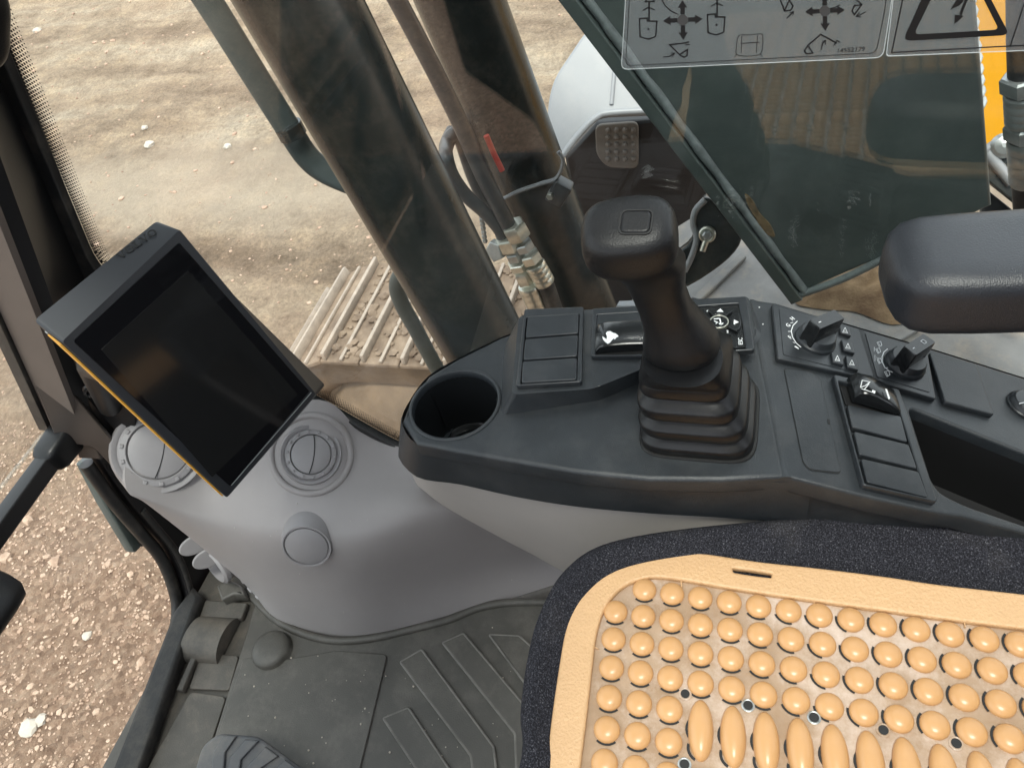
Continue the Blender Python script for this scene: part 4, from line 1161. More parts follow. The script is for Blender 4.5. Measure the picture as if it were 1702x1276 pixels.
# rear sloping shell with the storage tray opening
trayh = R_.hits([(1510, 676), (1600, 712), (1720, 760), (1900, 830), (1900, 930), (1702, 872), (1602, 838), (1563, 818), (1550, 800)])
rear = R_.hits([(1248, 497), (1290, 503), (1400, 536), (1560, 583), (1710, 630), (1900, 690), (2000, 990), (1720, 890), (1600, 858), (1548, 850), (1440, 826), (1306, 792)])
plate('rear_shell', [rear, round_poly(trayh, .008)], R_.M(-TH), TH, .003, M_console, co, 3)
# crease softener
tube('crease', [crA + Vector((0, 0, -.009)), crB + Vector((0, 0, -.009))], .0088, M_console, co, 16)
# rear inner flank
fa = [R_.p3(*p, -.004) for p in [(1306, 792), (1440, 826), (1548, 850), (1600, 858), (1720, 890), (2000, 990)]]
fb = [AZ(1300, 861, lz_) , AX(1400, 868, .362), AX(1500, 880, .365), AX(1560, 900, .37), None, None]
fb = [Vector((p.x + .016, p.y, min(lz_ - .015, p.z - .07))) for i, p in enumerate(fa)]
off_ = AZ(1300, 861, lz_) - T.p3(1306, 792, -.003); off_.y = 0
fb = [p + off_ * (1 + .06 * i) for i, p in enumerate(fa)]
secs = [fa, fb, [p + Vector((.02, 0, -.01)) for p in fb]]
from_bm('rear_flank', loft_bm(secs, False, False), M_console, co, 30)
# outer faces against the window
oa = [T.p3(*p, -.004) for p in [(712, 625), (760, 596), (833, 560), (905, 535), (1000, 520), (1120, 508), (1246, 497)]] + [R_.p3(*p, -.004) for p in [(1400, 536), (1560, 583), (1710, 630), (1900, 690)]]
from_bm('outer_face', loft_bm([oa, [p + Vector((.004, 0, -.2)) for p in oa]], False, False), M_console, co, 30)
# tray well
tr_pts = round_poly(trayh, .008)
c_ = Vector((sum(p[0] for p in tr_pts) / len(tr_pts), sum(p[1] for p in tr_pts) / len(tr_pts)))
secs = [[R_.w(p[0], p[1], -.012) for p in tr_pts], [R_.w(*(Vector(p).lerp(c_, .06)), -.075) for p in tr_pts], [R_.w(*(Vector(p).lerp(c_, .4)), -.078) for p in tr_pts], [R_.w(*(Vector(p).lerp(c_, .98)), -.078) for p in tr_pts]]
from_bm('storage_tray', loft_bm(secs, True, False), M_hole, co, 40)
# cup holder well
ch = lathe('cup_holder', T.w(*cup_c, -.075), (0, 0, 1), [(.0005, 0), (.012, 0), (.0125, .002), (.018, .002), (.0185, 0), (.026, 0), (.0265, .0025), (.031, .0025), (.0345, .004), (.037, .012), (.0395, .045), (.0425, .068), (.0432, .0745)], M_gloss, co, 56, 30, False)
lathe('cup_rim', T.w(*cup_c, 0), (0, 0, 1), [(.0425, -.008), (.0425, .0008), (.0432, .0014), (.0452, .0014), (.0462, .0003), (.0462, -.003)], M_console, ch, 56, 50, False)
for k in range(3):
    a = 1.0 + k * 2.1
    cdir = Vector((math.cos(a), math.sin(a), 0))
    tube('cup_rib', [T.w(*cup_c, -.07) + cdir * .036, T.w(*cup_c, -.012) + cdir * .041], .0022, M_gloss, ch, 8)
# light grey skirt under the console
lip2 = [AZ(*p, lz_ - .001) for p in [(1420, 872), (1300, 864), (1200, 862), (1080, 855), (960, 844), (860, 828), (765, 807), (700, 794), (672, 770)]]
lip2 = [p + Vector((.006, .0, 0)) for p in lip2]
lowp = [AX(1420, 1010, .40), AX(1300, 1010, .41), AX(1200, 1005, .43), AX(1080, 990, .45), AX(960, 960, .475), AX(890, 924, .505), AX(815, 884, .535), AX(745, 840, .57), AX(700, 806, .595)]
mid1 = [a.lerp(b2_, .33) + Vector((-.012, -.006, .0)) for a, b2_ in zip(lip2, lowp)]
mid2 = [a.lerp(b2_, .7) + Vector((-.012, -.006, .0)) for a, b2_ in zip(lip2, lowp)]
low2 = [p + Vector((.1, .02, -.02)) for p in lowp]
secs = [dense(x_) for x_ in (lip2, mid1, mid2, lowp, low2)]
cols = [catmull([s[i] for s in secs[:4]], 5, False) + [secs[4][i]] for i in range(len(secs[0]))]
from_bm('console_skirt', loft_bm(cols, False, False), M_skirt, co, 60)

# raised switch block
BH = .022
TB = Plane((0, 0, TZc + BH), (0, 0, 1), (0, -1, 0))
base_px = [(834, 578), (829, 691), (1000, 664), (1066, 634), (1120, 606), (1240, 600), (1272, 560), (1250, 495), (1110, 503), (865, 519)]
top_px = [(863, 526), (851, 655), (985, 646), (1050, 620), (1112, 594), (1238, 592), (1258, 556), (1243, 497), (1110, 508), (880, 521)]
bq = [T.p3(*p, 0.0) for p in base_px]
tq = [TB.p3(*p, 0.0) for p in top_px]
tq[5] = T.p3(1238, 590) + Vector((0, 0, .003)); tq[6] = T.p3(1258, 556) + Vector((0, 0, .002)); tq[7] = T.p3(1243, 497) + Vector((0, 0, .004))
def rp3(P, r): return [Vector(p) for p in round_poly(P, r, 4)]
b = bmesh.new()
secs = [rp3([p + Vector((0, 0, -.003)) for p in bq], .008), rp3([a.lerp(b2_, .86) for a, b2_ in zip(bq, tq)], .007), rp3([a.lerp(b2_, .97) + Vector((0, 0, .0004)) for a, b2_ in zip(bq, tq)], .0065), rp3([t_ + (sum(tq, Vector()) / len(tq) - t_).normalized() * .0018 for t_ in tq], .006)]
loft_bm(secs, True, False, b)
fcap = b.faces.new([v for v in b.verts][-len(secs[0]):]); bmesh.ops.triangulate(b, faces=[fcap])
from_bm('switch_block', b, M_console, co, 24, flat=Vector((0, 0, 1)))

def frame_plate(name, PLn, outer_px, holes_px, h0, th, mat, r=.003, parent=co, bev=.0012):
    loops = [round_poly(PLn.hits(outer_px, h0), r)]
    for hp_ in holes_px: loops.append(round_poly(PLn.hits(hp_, h0 + th), .0012))
    return plate(name, loops, PLn.M(h0 - .0005), th, bev, mat, parent)
f1_ = frame_plate('switch_frame', TB, [(873, 520), (971, 516), (968, 641), (859, 647)], [[(875, 526), (963, 521), (958, 631), (865, 637)]], 0, .006, M_cap)
for q in ([(877, 527), (962, 521), (961, 554), (874, 561)], [(873, 564), (961, 557), (959, 592), (870, 598)], [(869, 601), (959, 595), (958, 631), (867, 636)]):
    plate('blank_cap', round_poly(TB.hits(q, .006), .002), TB.M(.001), .0055, .0008, M_cap, f1_)
f2_ = frame_plate('switch_frame', TB, [(985, 519), (1118, 511), (1112, 597), (983, 598)], [[(992, 522), (1108, 515), (1103, 588), (990, 589)]], 0, .006, M_cap)
plate('blank_cap', round_poly(TB.hits([(993, 522), (1106, 515), (1104, 546), (991, 551)], .005), .002), TB.M(.001), .004, .0008, M_cap, f2_)
def rocker(PLn, px4, h, hc, parent, name, mat=M_gloss, tilt=(.004, .010, .012, .006, .0)):
    """curved rocker: px4 corners TL TR BR BL of its plan at height h"""
    P4 = [Vector(p) for p in PLn.hits(px4, h)]
    secs = []
    N = 14
    for i in range(N + 1):
        s = i / N
        a = P4[0].lerp(P4[1], s); d_ = P4[3].lerp(P4[2], s)
        hz = h + np.interp(s, [0, .04, .2, .45, .75, .96, 1], hc)
        sec = [PLn.w(*a, h - .003), PLn.w(*a.lerp(d_, .0), hz - .0015), PLn.w(*a.lerp(d_, .07), hz), PLn.w(*a.lerp(d_, .5), hz + .0004), PLn.w(*a.lerp(d_, .93), hz), PLn.w(*d_, hz - .0015), PLn.w(*d_, h - .003)]
        secs.append(sec)
    return from_bm(name, loft_bm(secs, True, True), mat, parent, 40), P4
rk, rp_ = rocker(TB, [(990, 546), (1100, 541), (1104, 578), (990, 586)], .004, [.003, .0075, .0095, .0098, .0085, .006, .003], f2_, 'rocker_switch')
plate('rocker_well', TB.hits([(990, 560), (1104, 555), (1104, 588), (990, 590)], .002), TB.M(0), .002, .0003, M_hole, f2_)
# rabbit symbol
bm_ = bmesh.new()
def rab(x, y): return TB.hit(1001 + x, 571 - y, .0140)
hare = [(4, 5), (2, 9), (5, 11), (6, 14), (10, 17), (9, 20), (11, 22), (16, 21), (20, 18), (24, 16), (26, 13), (23, 11), (21, 8), (18, 9), (17, 6), (12, 1), (9, 0), (6, 2), (0, 8), (-1, 11), (2, 10)]
hare = [(4, 4), (1, 8), (0, 12), (2, 11), (7, 7), (8, 12), (6, 17), (8, 20), (13, 21), (18, 18), (22, 17), (26, 14), (27, 12), (23, 10), (21, 7), (19, 9), (16, 6), (13, 2), (9, 0)]
fill_bm(bm_, TB, [rab(*p) for p in hare], .0134, .0006)
fill_bm(bm_, TB, [TB.hit(1056 + 2.6 * math.cos(a), 558 + 9 * math.sin(a), .0135) for a in np.linspace(0, 2 * PI, 14)[:-1]], .0119, .0006)
from_bm('rabbit_symbol', bm_, M_white, rk, smooth=False)

# keypad with round dial
kp = frame_plate('keypad', TB, [(1092, 506), (1240, 499), (1254, 588), (1100, 598)], [[(1100, 512), (1228, 503), (1240, 578), (1106, 588)]], -.006, .006, M_cap)
PK = Plane(TB.w(0, 0, -.004), (0, 0, 1), (0, -1, 0))
plate('keypad_face', PK.hits([(1100, 512), (1229, 503), (1241, 578), (1106, 588)]), PK.M(-.002), .003, .0003, M_gloss, kp)
kc = PK.hit(1195, 541)
kr = Vector(PK.hit(1234, 541)).x - kc[0]
kr = abs(kr)
def sector(r0, r1, a0, a1, n=10):
    return [(kc[0] + r1 * math.cos(a), kc[1] + r1 * math.sin(a)) for a in np.linspace(a0, a1, n)] + [(kc[0] + r0 * math.cos(a), kc[1] + r0 * math.sin(a)) for a in np.linspace(a1, a0, n)]
for k in range(4):
    a = k * PI / 2
    plate('dial_key', round_poly(sector(kr * .48, kr * .95, a - .62, a + .62), .0008, 2), PK.M(.001), .004, .0008, M_gloss, kp)
plate('dial_ring', [circ2(*kc, kr * .42, 40), circ2(*kc, kr * .37, 40)], PK.M(.001), .0046, .0003, M_zinc, kp)
plate('dial_button', circ2(*kc, kr * .365, 36), PK.M(.001), .0040, .0006, M_gloss, kp)
bm_ = bmesh.new()
hK = .0051
for k in range(4):
    a = k * PI / 2; c = Vector((kc[0] + kr * .72 * math.cos(a), kc[1] + kr * .72 * math.sin(a))); d_ = Vector((math.cos(a), math.sin(a))); e_ = Vector((-d_.y, d_.x))
    fill_bm(bm_, PK, [tuple(c + d_ * kr * .12), tuple(c - d_ * kr * .09 + e_ * kr * .15), tuple(c - d_ * kr * .09 - e_ * kr * .15)], hK)
stroke_bm(bm_, PK, [(kc[0] - kr * .22, kc[1] + kr * .15), (kc[0] + kr * .02, kc[1] + kr * .2), (kc[0] + kr * .1, kc[1] - kr * .2)], kr * .05, hK)
stroke_bm(bm_, PK, [(kc[0] + kr * .02, kc[1] - kr * .12), (kc[0] + kr * .1, kc[1] - kr * .22), (kc[0] + kr * .17, kc[1] - kr * .1)], kr * .05, hK)
stroke_bm(bm_, PK, [(kc[0] - kr * .2, kc[1] + kr * .02), (kc[0] - kr * .05, kc[1] - kr * .05), (kc[0] - kr * .12, kc[1] - kr * .14)], kr * .04, hK)
esc = PK.hit(1231, 569); ang = -PI / 2 + .25
me = text_mesh('ESC', .0055, PK.M(.0015) @ Matrix.Translation((esc[0], esc[1], 0)) @ Matrix.Rotation(PI / 2 + .1, 4, 'Z'))
bm_.from_mesh(me); bpy.data.meshes.remove(me)
for tx, (px, py) in (('5', (1164, 510)), ('6', (1203, 517)), ('4', (1176, 519)), ('0', (1205, 506)), ('1', (1221, 545)), ('2', (1209, 558))):
    h = PK.hit(px, py)
    inside = (Vector(h) - Vector(kc)).length < kr * .95
    me = text_mesh(tx, .0045, PK.M(.0052 if inside else .0015) @ Matrix.Translation((h[0], h[1], 0)) @ Matrix.Rotation(.1, 4, 'Z'))
    bm_.from_mesh(me); bpy.data.meshes.remove(me)
from_bm('key_print', bm_, M_white, kp, smooth=False)
plate('indicator_lamp', round_poly(PK.hits([(1180, 505), (1192, 504), (1193, 511), (1181, 512)]), .0005), PK.M(.001), .001, .0002, M_cap, kp)

# rear dial panels
def dial_panel(outer, face, centre, knob_to, name):
    p = plate(name, round_poly(R_.hits(outer, .005), .0025), R_.M(-.0005), .006, .0012, M_cap, co)
    plate('panel_face', round_poly(R_.hits(face, .006), .002), R_.M(.005), .0011, .0003, M_cap, p)
    c = R_.hit(*centre, .006)
    return p, c
p1, kc1 = dial_panel([(1283, 505), (1438, 549), (1464, 634), (1292, 596)], [(1295, 512), (1428, 550), (1452, 626), (1302, 589)], (1350, 562), None, 'dial_panel')
p2_, kc2 = dial_panel([(1424, 545), (1541, 582), (1556, 664), (1450, 632)], [(1438, 553), (1532, 583), (1546, 652), (1458, 626)], (1508, 604), None, 'dial_panel')

def knob(parent, c, r, dirpx, base_px, label=None):
    o3 = R_.w(c[0], c[1], .006)
    k = lathe('rotary_knob', o3, Rn, [(r * 1.12, 0), (r * 1.1, .003), (r * 1.02, .0045), (r, .005), (r * .97, .009), (r * .9, .0105), (.0005, .0108)], M_cap, parent, 44, 35)
    # raised bar across the disc
    dd = Vector(R_.hit(*dirpx, .02)) - Vector(R_.hit(*base_px, .02)); dd.normalize()
    ee = Vector((-dd.y, dd.x)); w = r * .42
    def ring(h, l0, l1, ww):
        pts = [Vector(c) - dd * l0 - ee * ww, Vector(c) + dd * l1 - ee * ww, Vector(c) + dd * l1 + ee * ww, Vector(c) - dd * l0 + ee * ww]
        return [R_.w(p[0], p[1], h) for p in round_poly([tuple(p) for p in pts], r * .1, 3)]
    secs = [ring(.008, r * .98, r * .98, w * 1.05), ring(.033, r * .98, r * .98, w * .95), ring(.0345, r * .95, r * .95, w * .88)]
    g = from_bm('knob_bar', loft_bm(secs), M_gloss, k, 40)
    return k, dd, ee
rk1 = abs((Vector(R_.hit(1388, 578, .006)) - Vector(kc1)).length) * .72
rk1 = .0175
k1, d1, e1 = knob(p1, R_.hit(1354, 566, .006), rk1, (1398, 536), (1352, 556))
k2, d2, e2 = knob(p2_, R_.hit(1503, 607, .006), rk1 * .98, (1546, 572), (1503, 600))
def printed(parent, PLn, items, name, h, mat=M_white):
    bm_ = bmesh.new()
    for it in items:
        if it[0] == 't':
            _, tx, px, py, sz, rot = it; hq = PLn.hit(px, py, h)
            me = text_mesh(tx, sz, PLn.M(h) @ Matrix.Translation((hq[0], hq[1], .0003)) @ Matrix.Rotation(rot, 4, 'Z')); bm_.from_mesh(me); bpy.data.meshes.remove(me)
        elif it[0] == 'l':
            _, pts, wd = it; stroke_bm(bm_, PLn, PLn.hits(pts, h), wd, h)
        elif it[0] == 'f':
            fill_bm(bm_, PLn, PLn.hits(it[1], h), h)
    return from_bm(name, bm_, mat, parent, smooth=False)
HP = .0062
arc1 = [(1325, 534), (1318, 541), (1315, 550), (1317, 560), (1323, 570), (1331, 577)]
printed(p1, R_, [('l', arc1, .0007), ('t', 'H', 1317, 530, .006, .9), ('t', 'G', 1310, 541, .006, .9), ('t', 'F', 1313, 561, .006, .9), ('t', 'I', 1325, 578, .006, .9),
                 ('l', [(1314, 537), (1318, 536)], .0005), ('l', [(1310, 551), (1315, 551)], .0005), ('l', [(1318, 569), (1321, 570)], .0005), ('l', [(1321, 576), (1326, 579)], .0009)], 'dial_print', HP)
arc2 = [(1475, 580), (1469, 585), (1466, 593), (1466, 601), (1470, 610), (1478, 617), (1486, 619)]
ic = []
def wip(cx, cy, s):
    ic.append(('l', [(cx - 4 * s, cy - 3 * s), (cx + 3 * s, cy - 5 * s), (cx + 5 * s, cy + 2 * s), (cx, cy + 5 * s), (cx - 4 * s, cy - 3 * s)], .0005))
    ic.append(('l', [(cx + 1 * s, cy + 3 * s), (cx - 1 * s, cy - 2 * s)], .0005))
wip(1461, 572, .9); wip(1459, 583, .9); wip(1461, 600, .9); wip(1474, 621, 1.0)
ic += [('l', arc2, .0008), ('l', [(1456, 594), (1464, 597)], .0004), ('l', [(1454, 590), (1454, 600)], .0004), ('l', [(1453, 577), (1453, 584)], .0004), ('l', [(1471, 612), (1480, 610)], .0006)]
printed(p2_, R_, ic, 'dial_print', HP)
# marks on the knob bars
def knobmark(k, c, dd, ee, extra=False):
    bm_ = bmesh.new(); c = Vector(c)
    stroke_bm(bm_, R_, [tuple(c - dd * .012 + ee * .0), tuple(c - dd * .0095)], .0008, .0346)
    if extra: stroke_bm(bm_, R_, [tuple(c + dd * .004 + ee * .002), tuple(c + dd * .008 + ee * .002), tuple(c + dd * .008 - ee * .002), tuple(c + dd * .004 - ee * .002)], .0005, .0346, closed=True)
    from_bm('knob_mark', bm_, M_white, k, smooth=False)
knobmark(k1, R_.hit(1354, 566, .006), d1, e1); knobmark(k2, R_.hit(1503, 607, .006), d2, e2, True)
# four small push keys on the first dial panel
icons = []
for q in ([(1395, 541), (1411, 545), (1415, 559), (1397, 553)], [(1398, 564), (1416, 569), (1421, 588), (1402, 582)], [(1381, 585), (1399, 590), (1403, 607), (1384, 602)], [(1405, 591), (1423, 596), (1427, 616), (1408, 610)]):
    kq = plate('push_key', round_poly(R_.hits(q, .009), .0012), R_.M(.005), .0045, .0009, M_cap, p1)
    cx = sum(p[0] for p in q) / 4; cy = sum(p[1] for p in q) / 4
    printed(kq, R_, [('l', [(cx - 4, cy + 3), (cx, cy - 5), (cx + 4, cy + 4), (cx - 4, cy + 3)], .0004), ('l', [(cx - 2, cy + 1), (cx + 2, cy + 2)], .0004)], 'key_symbol', .0096)
# blank plate, fuse cover
plate('blank_plate', round_poly(R_.hits([(1544, 585), (1622, 604), (1653, 690), (1570, 668)], .005), .003), R_.M(-.0005), .006, .0015, M_console, co)
cov = R_.hits([(1302, 612), (1345, 616), (1363, 629), (1398, 788), (1346, 782), (1334, 770)])
cvr = round_poly(cov, .004)
cc = Vector((sum(p[0] for p in cvr) / len(cvr), sum(p[1] for p in cvr) / len(cvr)))
plate('cover_gap', cvr, R_.M(.0002), .0004, .0001, M_seam, co)
plate('fuse_cover', [tuple(Vector(p) + (cc - Vector(p)).normalized() * .0012) for p in cvr], R_.M(.0001), .0009, .0003, M_console, co)
plate('cover_notch', R_.hits([(1374, 698), (1378, 698), (1379, 706), (1375, 706)]), R_.M(.0008), .0006, .0001, M_seam, co)
# rear switch frame
f3 = frame_plate('switch_frame', R_, [(1380, 629), (1489, 654), (1552, 841), (1429, 813)], [[(1394, 632), (1487, 655), (1541, 826), (1437, 802)]], 0, .007, M_cap)
for q in ([(1408, 673), (1497, 692), (1508, 735), (1416, 710)], [(1419, 717), (1510, 739), (1524, 779), (1428, 755)], [(1431, 762), (1526, 784), (1542, 827), (1441, 801)]):
    plate('blank_cap', round_poly(R_.hits(q, .006), .002), R_.M(.001), .0055, .0008, M_cap, f3)
plate('rocker_well', R_.hits([(1394, 636), (1484, 656), (1494, 690), (1406, 672)], .002), R_.M(0), .002, .0003, M_hole, f3)
rk3, rp3_ = rocker(R_, [(1408, 630), (1486, 652), (1496, 687), (1418, 664)], .007, [.004, .010, .0125, .0115, .008, .004, .002], f3, 'rocker_switch')
printed(rk3, R_, [('l', [(1433, 632), (1446, 635), (1438, 641), (1430, 644), (1433, 632)], .0006), ('l', [(1432, 646), (1450, 652)], .0006), ('l', [(1444, 638), (1436, 648)], .0006), ('f', [(1450, 648), (1455, 650), (1454, 654), (1449, 652)]),
                  ('f', [(1471, 646), (1474, 647), (1479, 662), (1477, 664)])], 'boom_symbol', .0196)
# round socket at the right edge
ac = R_.w(*R_.hit(1704, 675))
sk = lathe('round_socket', ac, Rn, [(.0175, 0), (.0175, .002), (.0165, .003), (.0160, .0025), (.0150, .006), (.013, .008), (.0005, .009)], M_cap, co, 36, 40)
bm_ = bmesh.new()
PSk = Plane(ac, Rn, (0, -1, 0))
stroke_bm(bm_, R_, [R_.hit(1694, 671, .0085), R_.hit(1702, 669, .0085)], .0008, .0086)
from_bm('socket_mark', bm_, M_white, sk, smooth=False)
b = bmesh.new()
for (px, py) in ((1262, 512), (1268, 540)):
    bmesh.ops.create_icosphere(b, subdivisions=1, radius=.0008, matrix=Matrix.Translation(T.p3(px, py) + Vector((0, 0, .001))))
o = from_bm('dust_specks', b, M_white, co); o['kind'] = 'stuff'

# ================================================================= JOYSTICK
jy = thing('joystick', 'black control joystick with square thumb button and pleated rubber boot', 'joystick', (.43, .04, TZc))
X_, Y_ = Vector((1, 0, 0)), Vector((0, 1, 0))
def ctr(px, py, z): return AZ(px, py, z)
ring_spec = [  # centre px, z, half width, sharpness
]
secs = []
def rsec(c, a, bq, p, rot=0):
    xr = Vector((math.cos(rot), math.sin(rot), 0)); yr = Vector((-math.sin(rot), math.cos(rot), 0))
    return se_ring(c, xr, yr, a, bq, p, 48)
lev = [(1163, 690, .641, .0480), (1157, 668, .662, .0448), (1149, 642, .683, .0410), (1141, 612, .704, .0366)]
b = bmesh.new()
pleat = []
for i, (px, py, z, hw) in enumerate(lev):
    c = ctr(px, py, z)
    pleat += [(c, z, hw)]
for i, (c, z, hw) in enumerate(pleat):
    lean = Vector((c.x, c.y, 0))
    nxt = pleat[min(i + 1, 3)]
    def cc_(z2):
        if i < 3: f = (z2 - z) / (nxt[1] - z); q = c.lerp(nxt[0], f); return Vector((q.x, q.y, z2))
        return Vector((c.x, c.y, z2))
    secs += [rsec(cc_(z), hw * .985, hw * .985, 5), rsec(cc_(z + .002), hw, hw, 5), rsec(cc_(z + .009), hw, hw, 5), rsec(cc_(z + .0115), hw * .97, hw * .97, 5)]
    if i < 3: secs += [rsec(cc_(z + .0150), hw * .86, hw * .86, 4.5), rsec(cc_(z + .0180), hw * .80, hw * .80, 4.5)]
c4 = pleat[3][0]
nk = ctr(1134, 572, .748)
for f, hw, p in ((.25, .0348, 4.2), (.5, .0328, 3.5), (.75, .0315, 2.8), (1.0, .0305, 2.3)):
    q = Vector((c4.x, c4.y, .7155)).lerp(Vector((nk.x, nk.y, .732)), f); secs.append(rsec(q, hw, hw, p))
from_bm('rubber_boot', loft_bm(secs), M_rubber, jy, 40)
# boot flange in the console
bs = pleat[0][0]
from_bm('boot_flange', loft_bm([rsec(Vector((bs.x, bs.y, z)), hw, hw, 5) for z, hw in ((TZc - .004, .0502), (TZc + .001, .0502), (TZc + .002, .0495), (TZc + .002, .045))]), M_seam, jy, 40)
# neck, stem and head
head = ctr(1050, 388, .872)
secs = []
stem = [(1133, 574, .729, .0304, .0304, 2.2), (1131, 564, .742, .0294, .0294, 2.2), (1128, 550, .752, .0262, .0262, 2.2), (1117, 530, .765, .0228, .0228, 2.3), (1105, 508, .780, .0198, .0198, 2.4), (1093, 478, .800, .0186, .0198, 2.5), (1088, 458, .815, .0190, .0218, 2.6), (1076, 436, .832, .0208, .026, 2.8)]
for px, py, z, a_, b_2, p in stem: secs.append(rsec(ctr(px, py, z), a_, b_2, p))
hx, hy = head.x, head.y
TL_ = math.radians(17); hxr = Vector((math.cos(TL_), 0, math.sin(TL_))); hn = Vector((-math.sin(TL_), 0, math.cos(TL_)))
Q_ = Matrix.Rotation(math.radians(7), 3, hn); hxr = Q_ @ hxr; hyr = hn.cross(hxr)
hc = ctr(1049, 410, .855)
for h, a_, b_2, p in ((-.0085, .0225, .0285, 3), (-.004, .0248, .0315, 3.2), (.002, .0262, .0332, 3.4), (.010, .0265, .0335, 3.5), (.018, .0258, .0326, 3.5), (.0235, .0243, .031, 3.4), (.0272, .0215, .028, 3.2), (.0291, .017, .023, 3), (.0298, .008, .012, 2.6)):
    secs.append(se_ring(hc + hn * h, hxr, hyr, a_ * .96, b_2 * .95, p * .86, 48))
from_bm('grip', loft_bm(secs), M_grip, jy, 60)
PJ = Plane(hc + hn * .0292, hn, (0, -1, 0))
bt_ = PJ.hit(1057, 370)
def sq(c, r): return round_poly([(c[0] - r, c[1] - r * .9), (c[0] + r, c[1] - r * .9), (c[0] + r, c[1] + r * .9), (c[0] - r, c[1] + r * .9)], r * .45, 6)
tb = plate('thumb_button', sq(bt_, .0094), PJ.M(-.004), .0056, .0018, M_grip, jy, 3)
plate('button_groove', [sq(bt_, .0108), sq(bt_, .0095)], PJ.M(-.004), .0052, .0003, M_seam, jy)

# ================================================================= SEAT
st = thing('seat', 'dark navy fabric operator seat cushion at the lower right', 'seat', (.1, -.1, .3))
vis = [(855, 1290), (862, 1180), (870, 1110), (885, 1040), (905, 990), (930, 950), (975, 912), (1040, 890), (1150, 873), (1300, 859), (1450, 851), (1600, 861), (1702, 884)]
edge_z = .570
ev = [AZ(p[0], p[1], edge_z) for p in vis]
ev = [Vector((.0, .17, edge_z)), Vector((-.10, .165, edge_z)), Vector((-.16, .13, edge_z)), Vector((-.19, .06, edge_z)), Vector((-.2, -.2, edge_z)), Vector((-.19, -.44, edge_z)), Vector((.1, -.46, edge_z)), Vector((.38, -.44, edge_z)), Vector((.41, -.30, edge_z))][::-1] + ev
ev = ev[::-1] if False else ev
loop = catmull(ev, 5)
cen = Vector((.10, -.14, edge_z))
def ringz(f, z): return [Vector((cen.x + (p.x - cen.x) * f, cen.y + (p.y - cen.y) * f, z)) for p in loop]
secs = [ringz(.93, .40), ringz(.97, .44), ringz(.99, .50), ringz(1.0, .550), ringz(1.0, .562), ringz(.992, .570), ringz(.975, .5735), ringz(.95, .572), ringz(.91, .565), ringz(.86, .558), ringz(.8, .556), ringz(.4, .555), ringz(.01, .555)]
from_bm('cushion', loft_bm(secs), M_fabric, st, 60)
# welt seam down the front edge
# backrest, leaning back (only mirrored in the window)
secs = []
for z, y, hw, dp in ((.50, -.40, .2, .05), (.56, -.41, .225, .06), (.8, -.47, .235, .06), (1.1, -.54, .22, .055), (1.22, -.57, .18, .045), (1.25, -.58, .12, .03)):
    secs.append(se_ring(Vector((.1, y - .05, z)), X_, Y_, hw, dp, 4, 36))
from_bm('backrest', loft_bm(secs), M_fabric, st, 50)

# ================================================================= BEADED MASSAGE MAT
mm = thing('massage_mat', 'beige plastic massage bead mat lying on the seat cushion', 'seat mat', (.2, -.05, .55))
MZ = .560
PMt = Plane((.2, -.05, MZ), (0, 0, 1), (0, -1, 0))
outer_px = [(868, 1500), (880, 1400), (905, 1276), (918, 1180), (930, 1100), (942, 1035), (962, 985), (998, 944), (1048, 920), (1110, 912), (1180, 920), (1260, 932), (1370, 944), (1480, 958), (1560, 970), (1702, 986), (1800, 998), (2000, 1022)]
inner_px = [(935, 1480), (948, 1390), (964, 1276), (976, 1180), (984, 1110), (992, 1050), (1008, 1005), (1036, 974), (1078, 959), (1128, 962), (1210, 976), (1300, 990), (1450, 1011), (1580, 1029), (1702, 1044), (1800, 1056), (1950, 1075)]
out2 = [(v.x, v.y) for v in catmull(PMt.hits(outer_px, .006), 4, False)]
in2 = [(v.x, v.y) for v in catmull(PMt.hits(inner_px, .006), 4, False)]
ou = out2 + [(.36, out2[-1][1] - .05), (.36, -.36), (-.17, -.36)]
iu = in2 + [(.33, in2[-1][1] - .05), (.33, -.33), (-.14, -.33)]
slot = round_poly(PMt.hits([(1217, 943), (1250, 947), (1283, 952), (1282, 959), (1250, 955), (1219, 950)], .006), .0014)
plate('mat_frame', [ou, iu, slot], PMt.M(-.001), .007, .0022, M_matframe, mm, 3)
plate('mat_sheet', [tuple(p) for p in iu], PMt.M(-.0005), .002, .0003, M_matbase, mm, 0)
# welds where the frame strips join
for (a_, b_2) in (((1131, 961), (1133, 975)), ((1352, 994), (1354, 1007)), ((1602, 1027), (1604, 1042)), ((983, 1072), (994, 1078))):
    plate('frame_tab', PMt.hits([(a_[0] - 1, a_[1]), (a_[0] + 1.4, a_[1]), (b_2[0] + 1.4, b_2[1]), (b_2[0] - 1, b_2[1])], .003), PMt.M(.0005), .003, .0006, M_matframe, mm)
HB = .004
O = Vector(PMt.hit(1117, 985, HB)); J = (Vector(PMt.hit(1696, 1069, HB)) - O) / 11
I = (Vector(PMt.hit(996, 1268, HB)) - Vector(PMt.hit(1012, 1062, HB))) / 4
br = J.length * .43
iv2, if2 = None, None
def bead_mesh(rx, ry, h, name):
    b = bmesh.new(); n = 22; prof = [(1.0, -.0015), (1.02, .0006), (.99, .0022), (.9, h * .55), (.72, h * .8), (.45, h * .95), (.18, h)]
    secs = [[Vector((rx * r * math.cos(2 * PI * k / n), ry * r * math.sin(2 * PI * k / n), z)) for k in range(n)] for r, z in prof]
    loft_bm(secs, True, True, b); bmesh.ops.recalc_face_normals(b, faces=b.faces)
    me = bpy.data.meshes.new(name); b.to_mesh(me); b.free(); me.shade_smooth(); me.materials.append(M_bead); return me
BME = bead_mesh(br, br, .0062, 'bead'); 
ol = I.length
OME = bead_mesh(J.length * .40, ol * 1.0, .0085, 'long_bead')
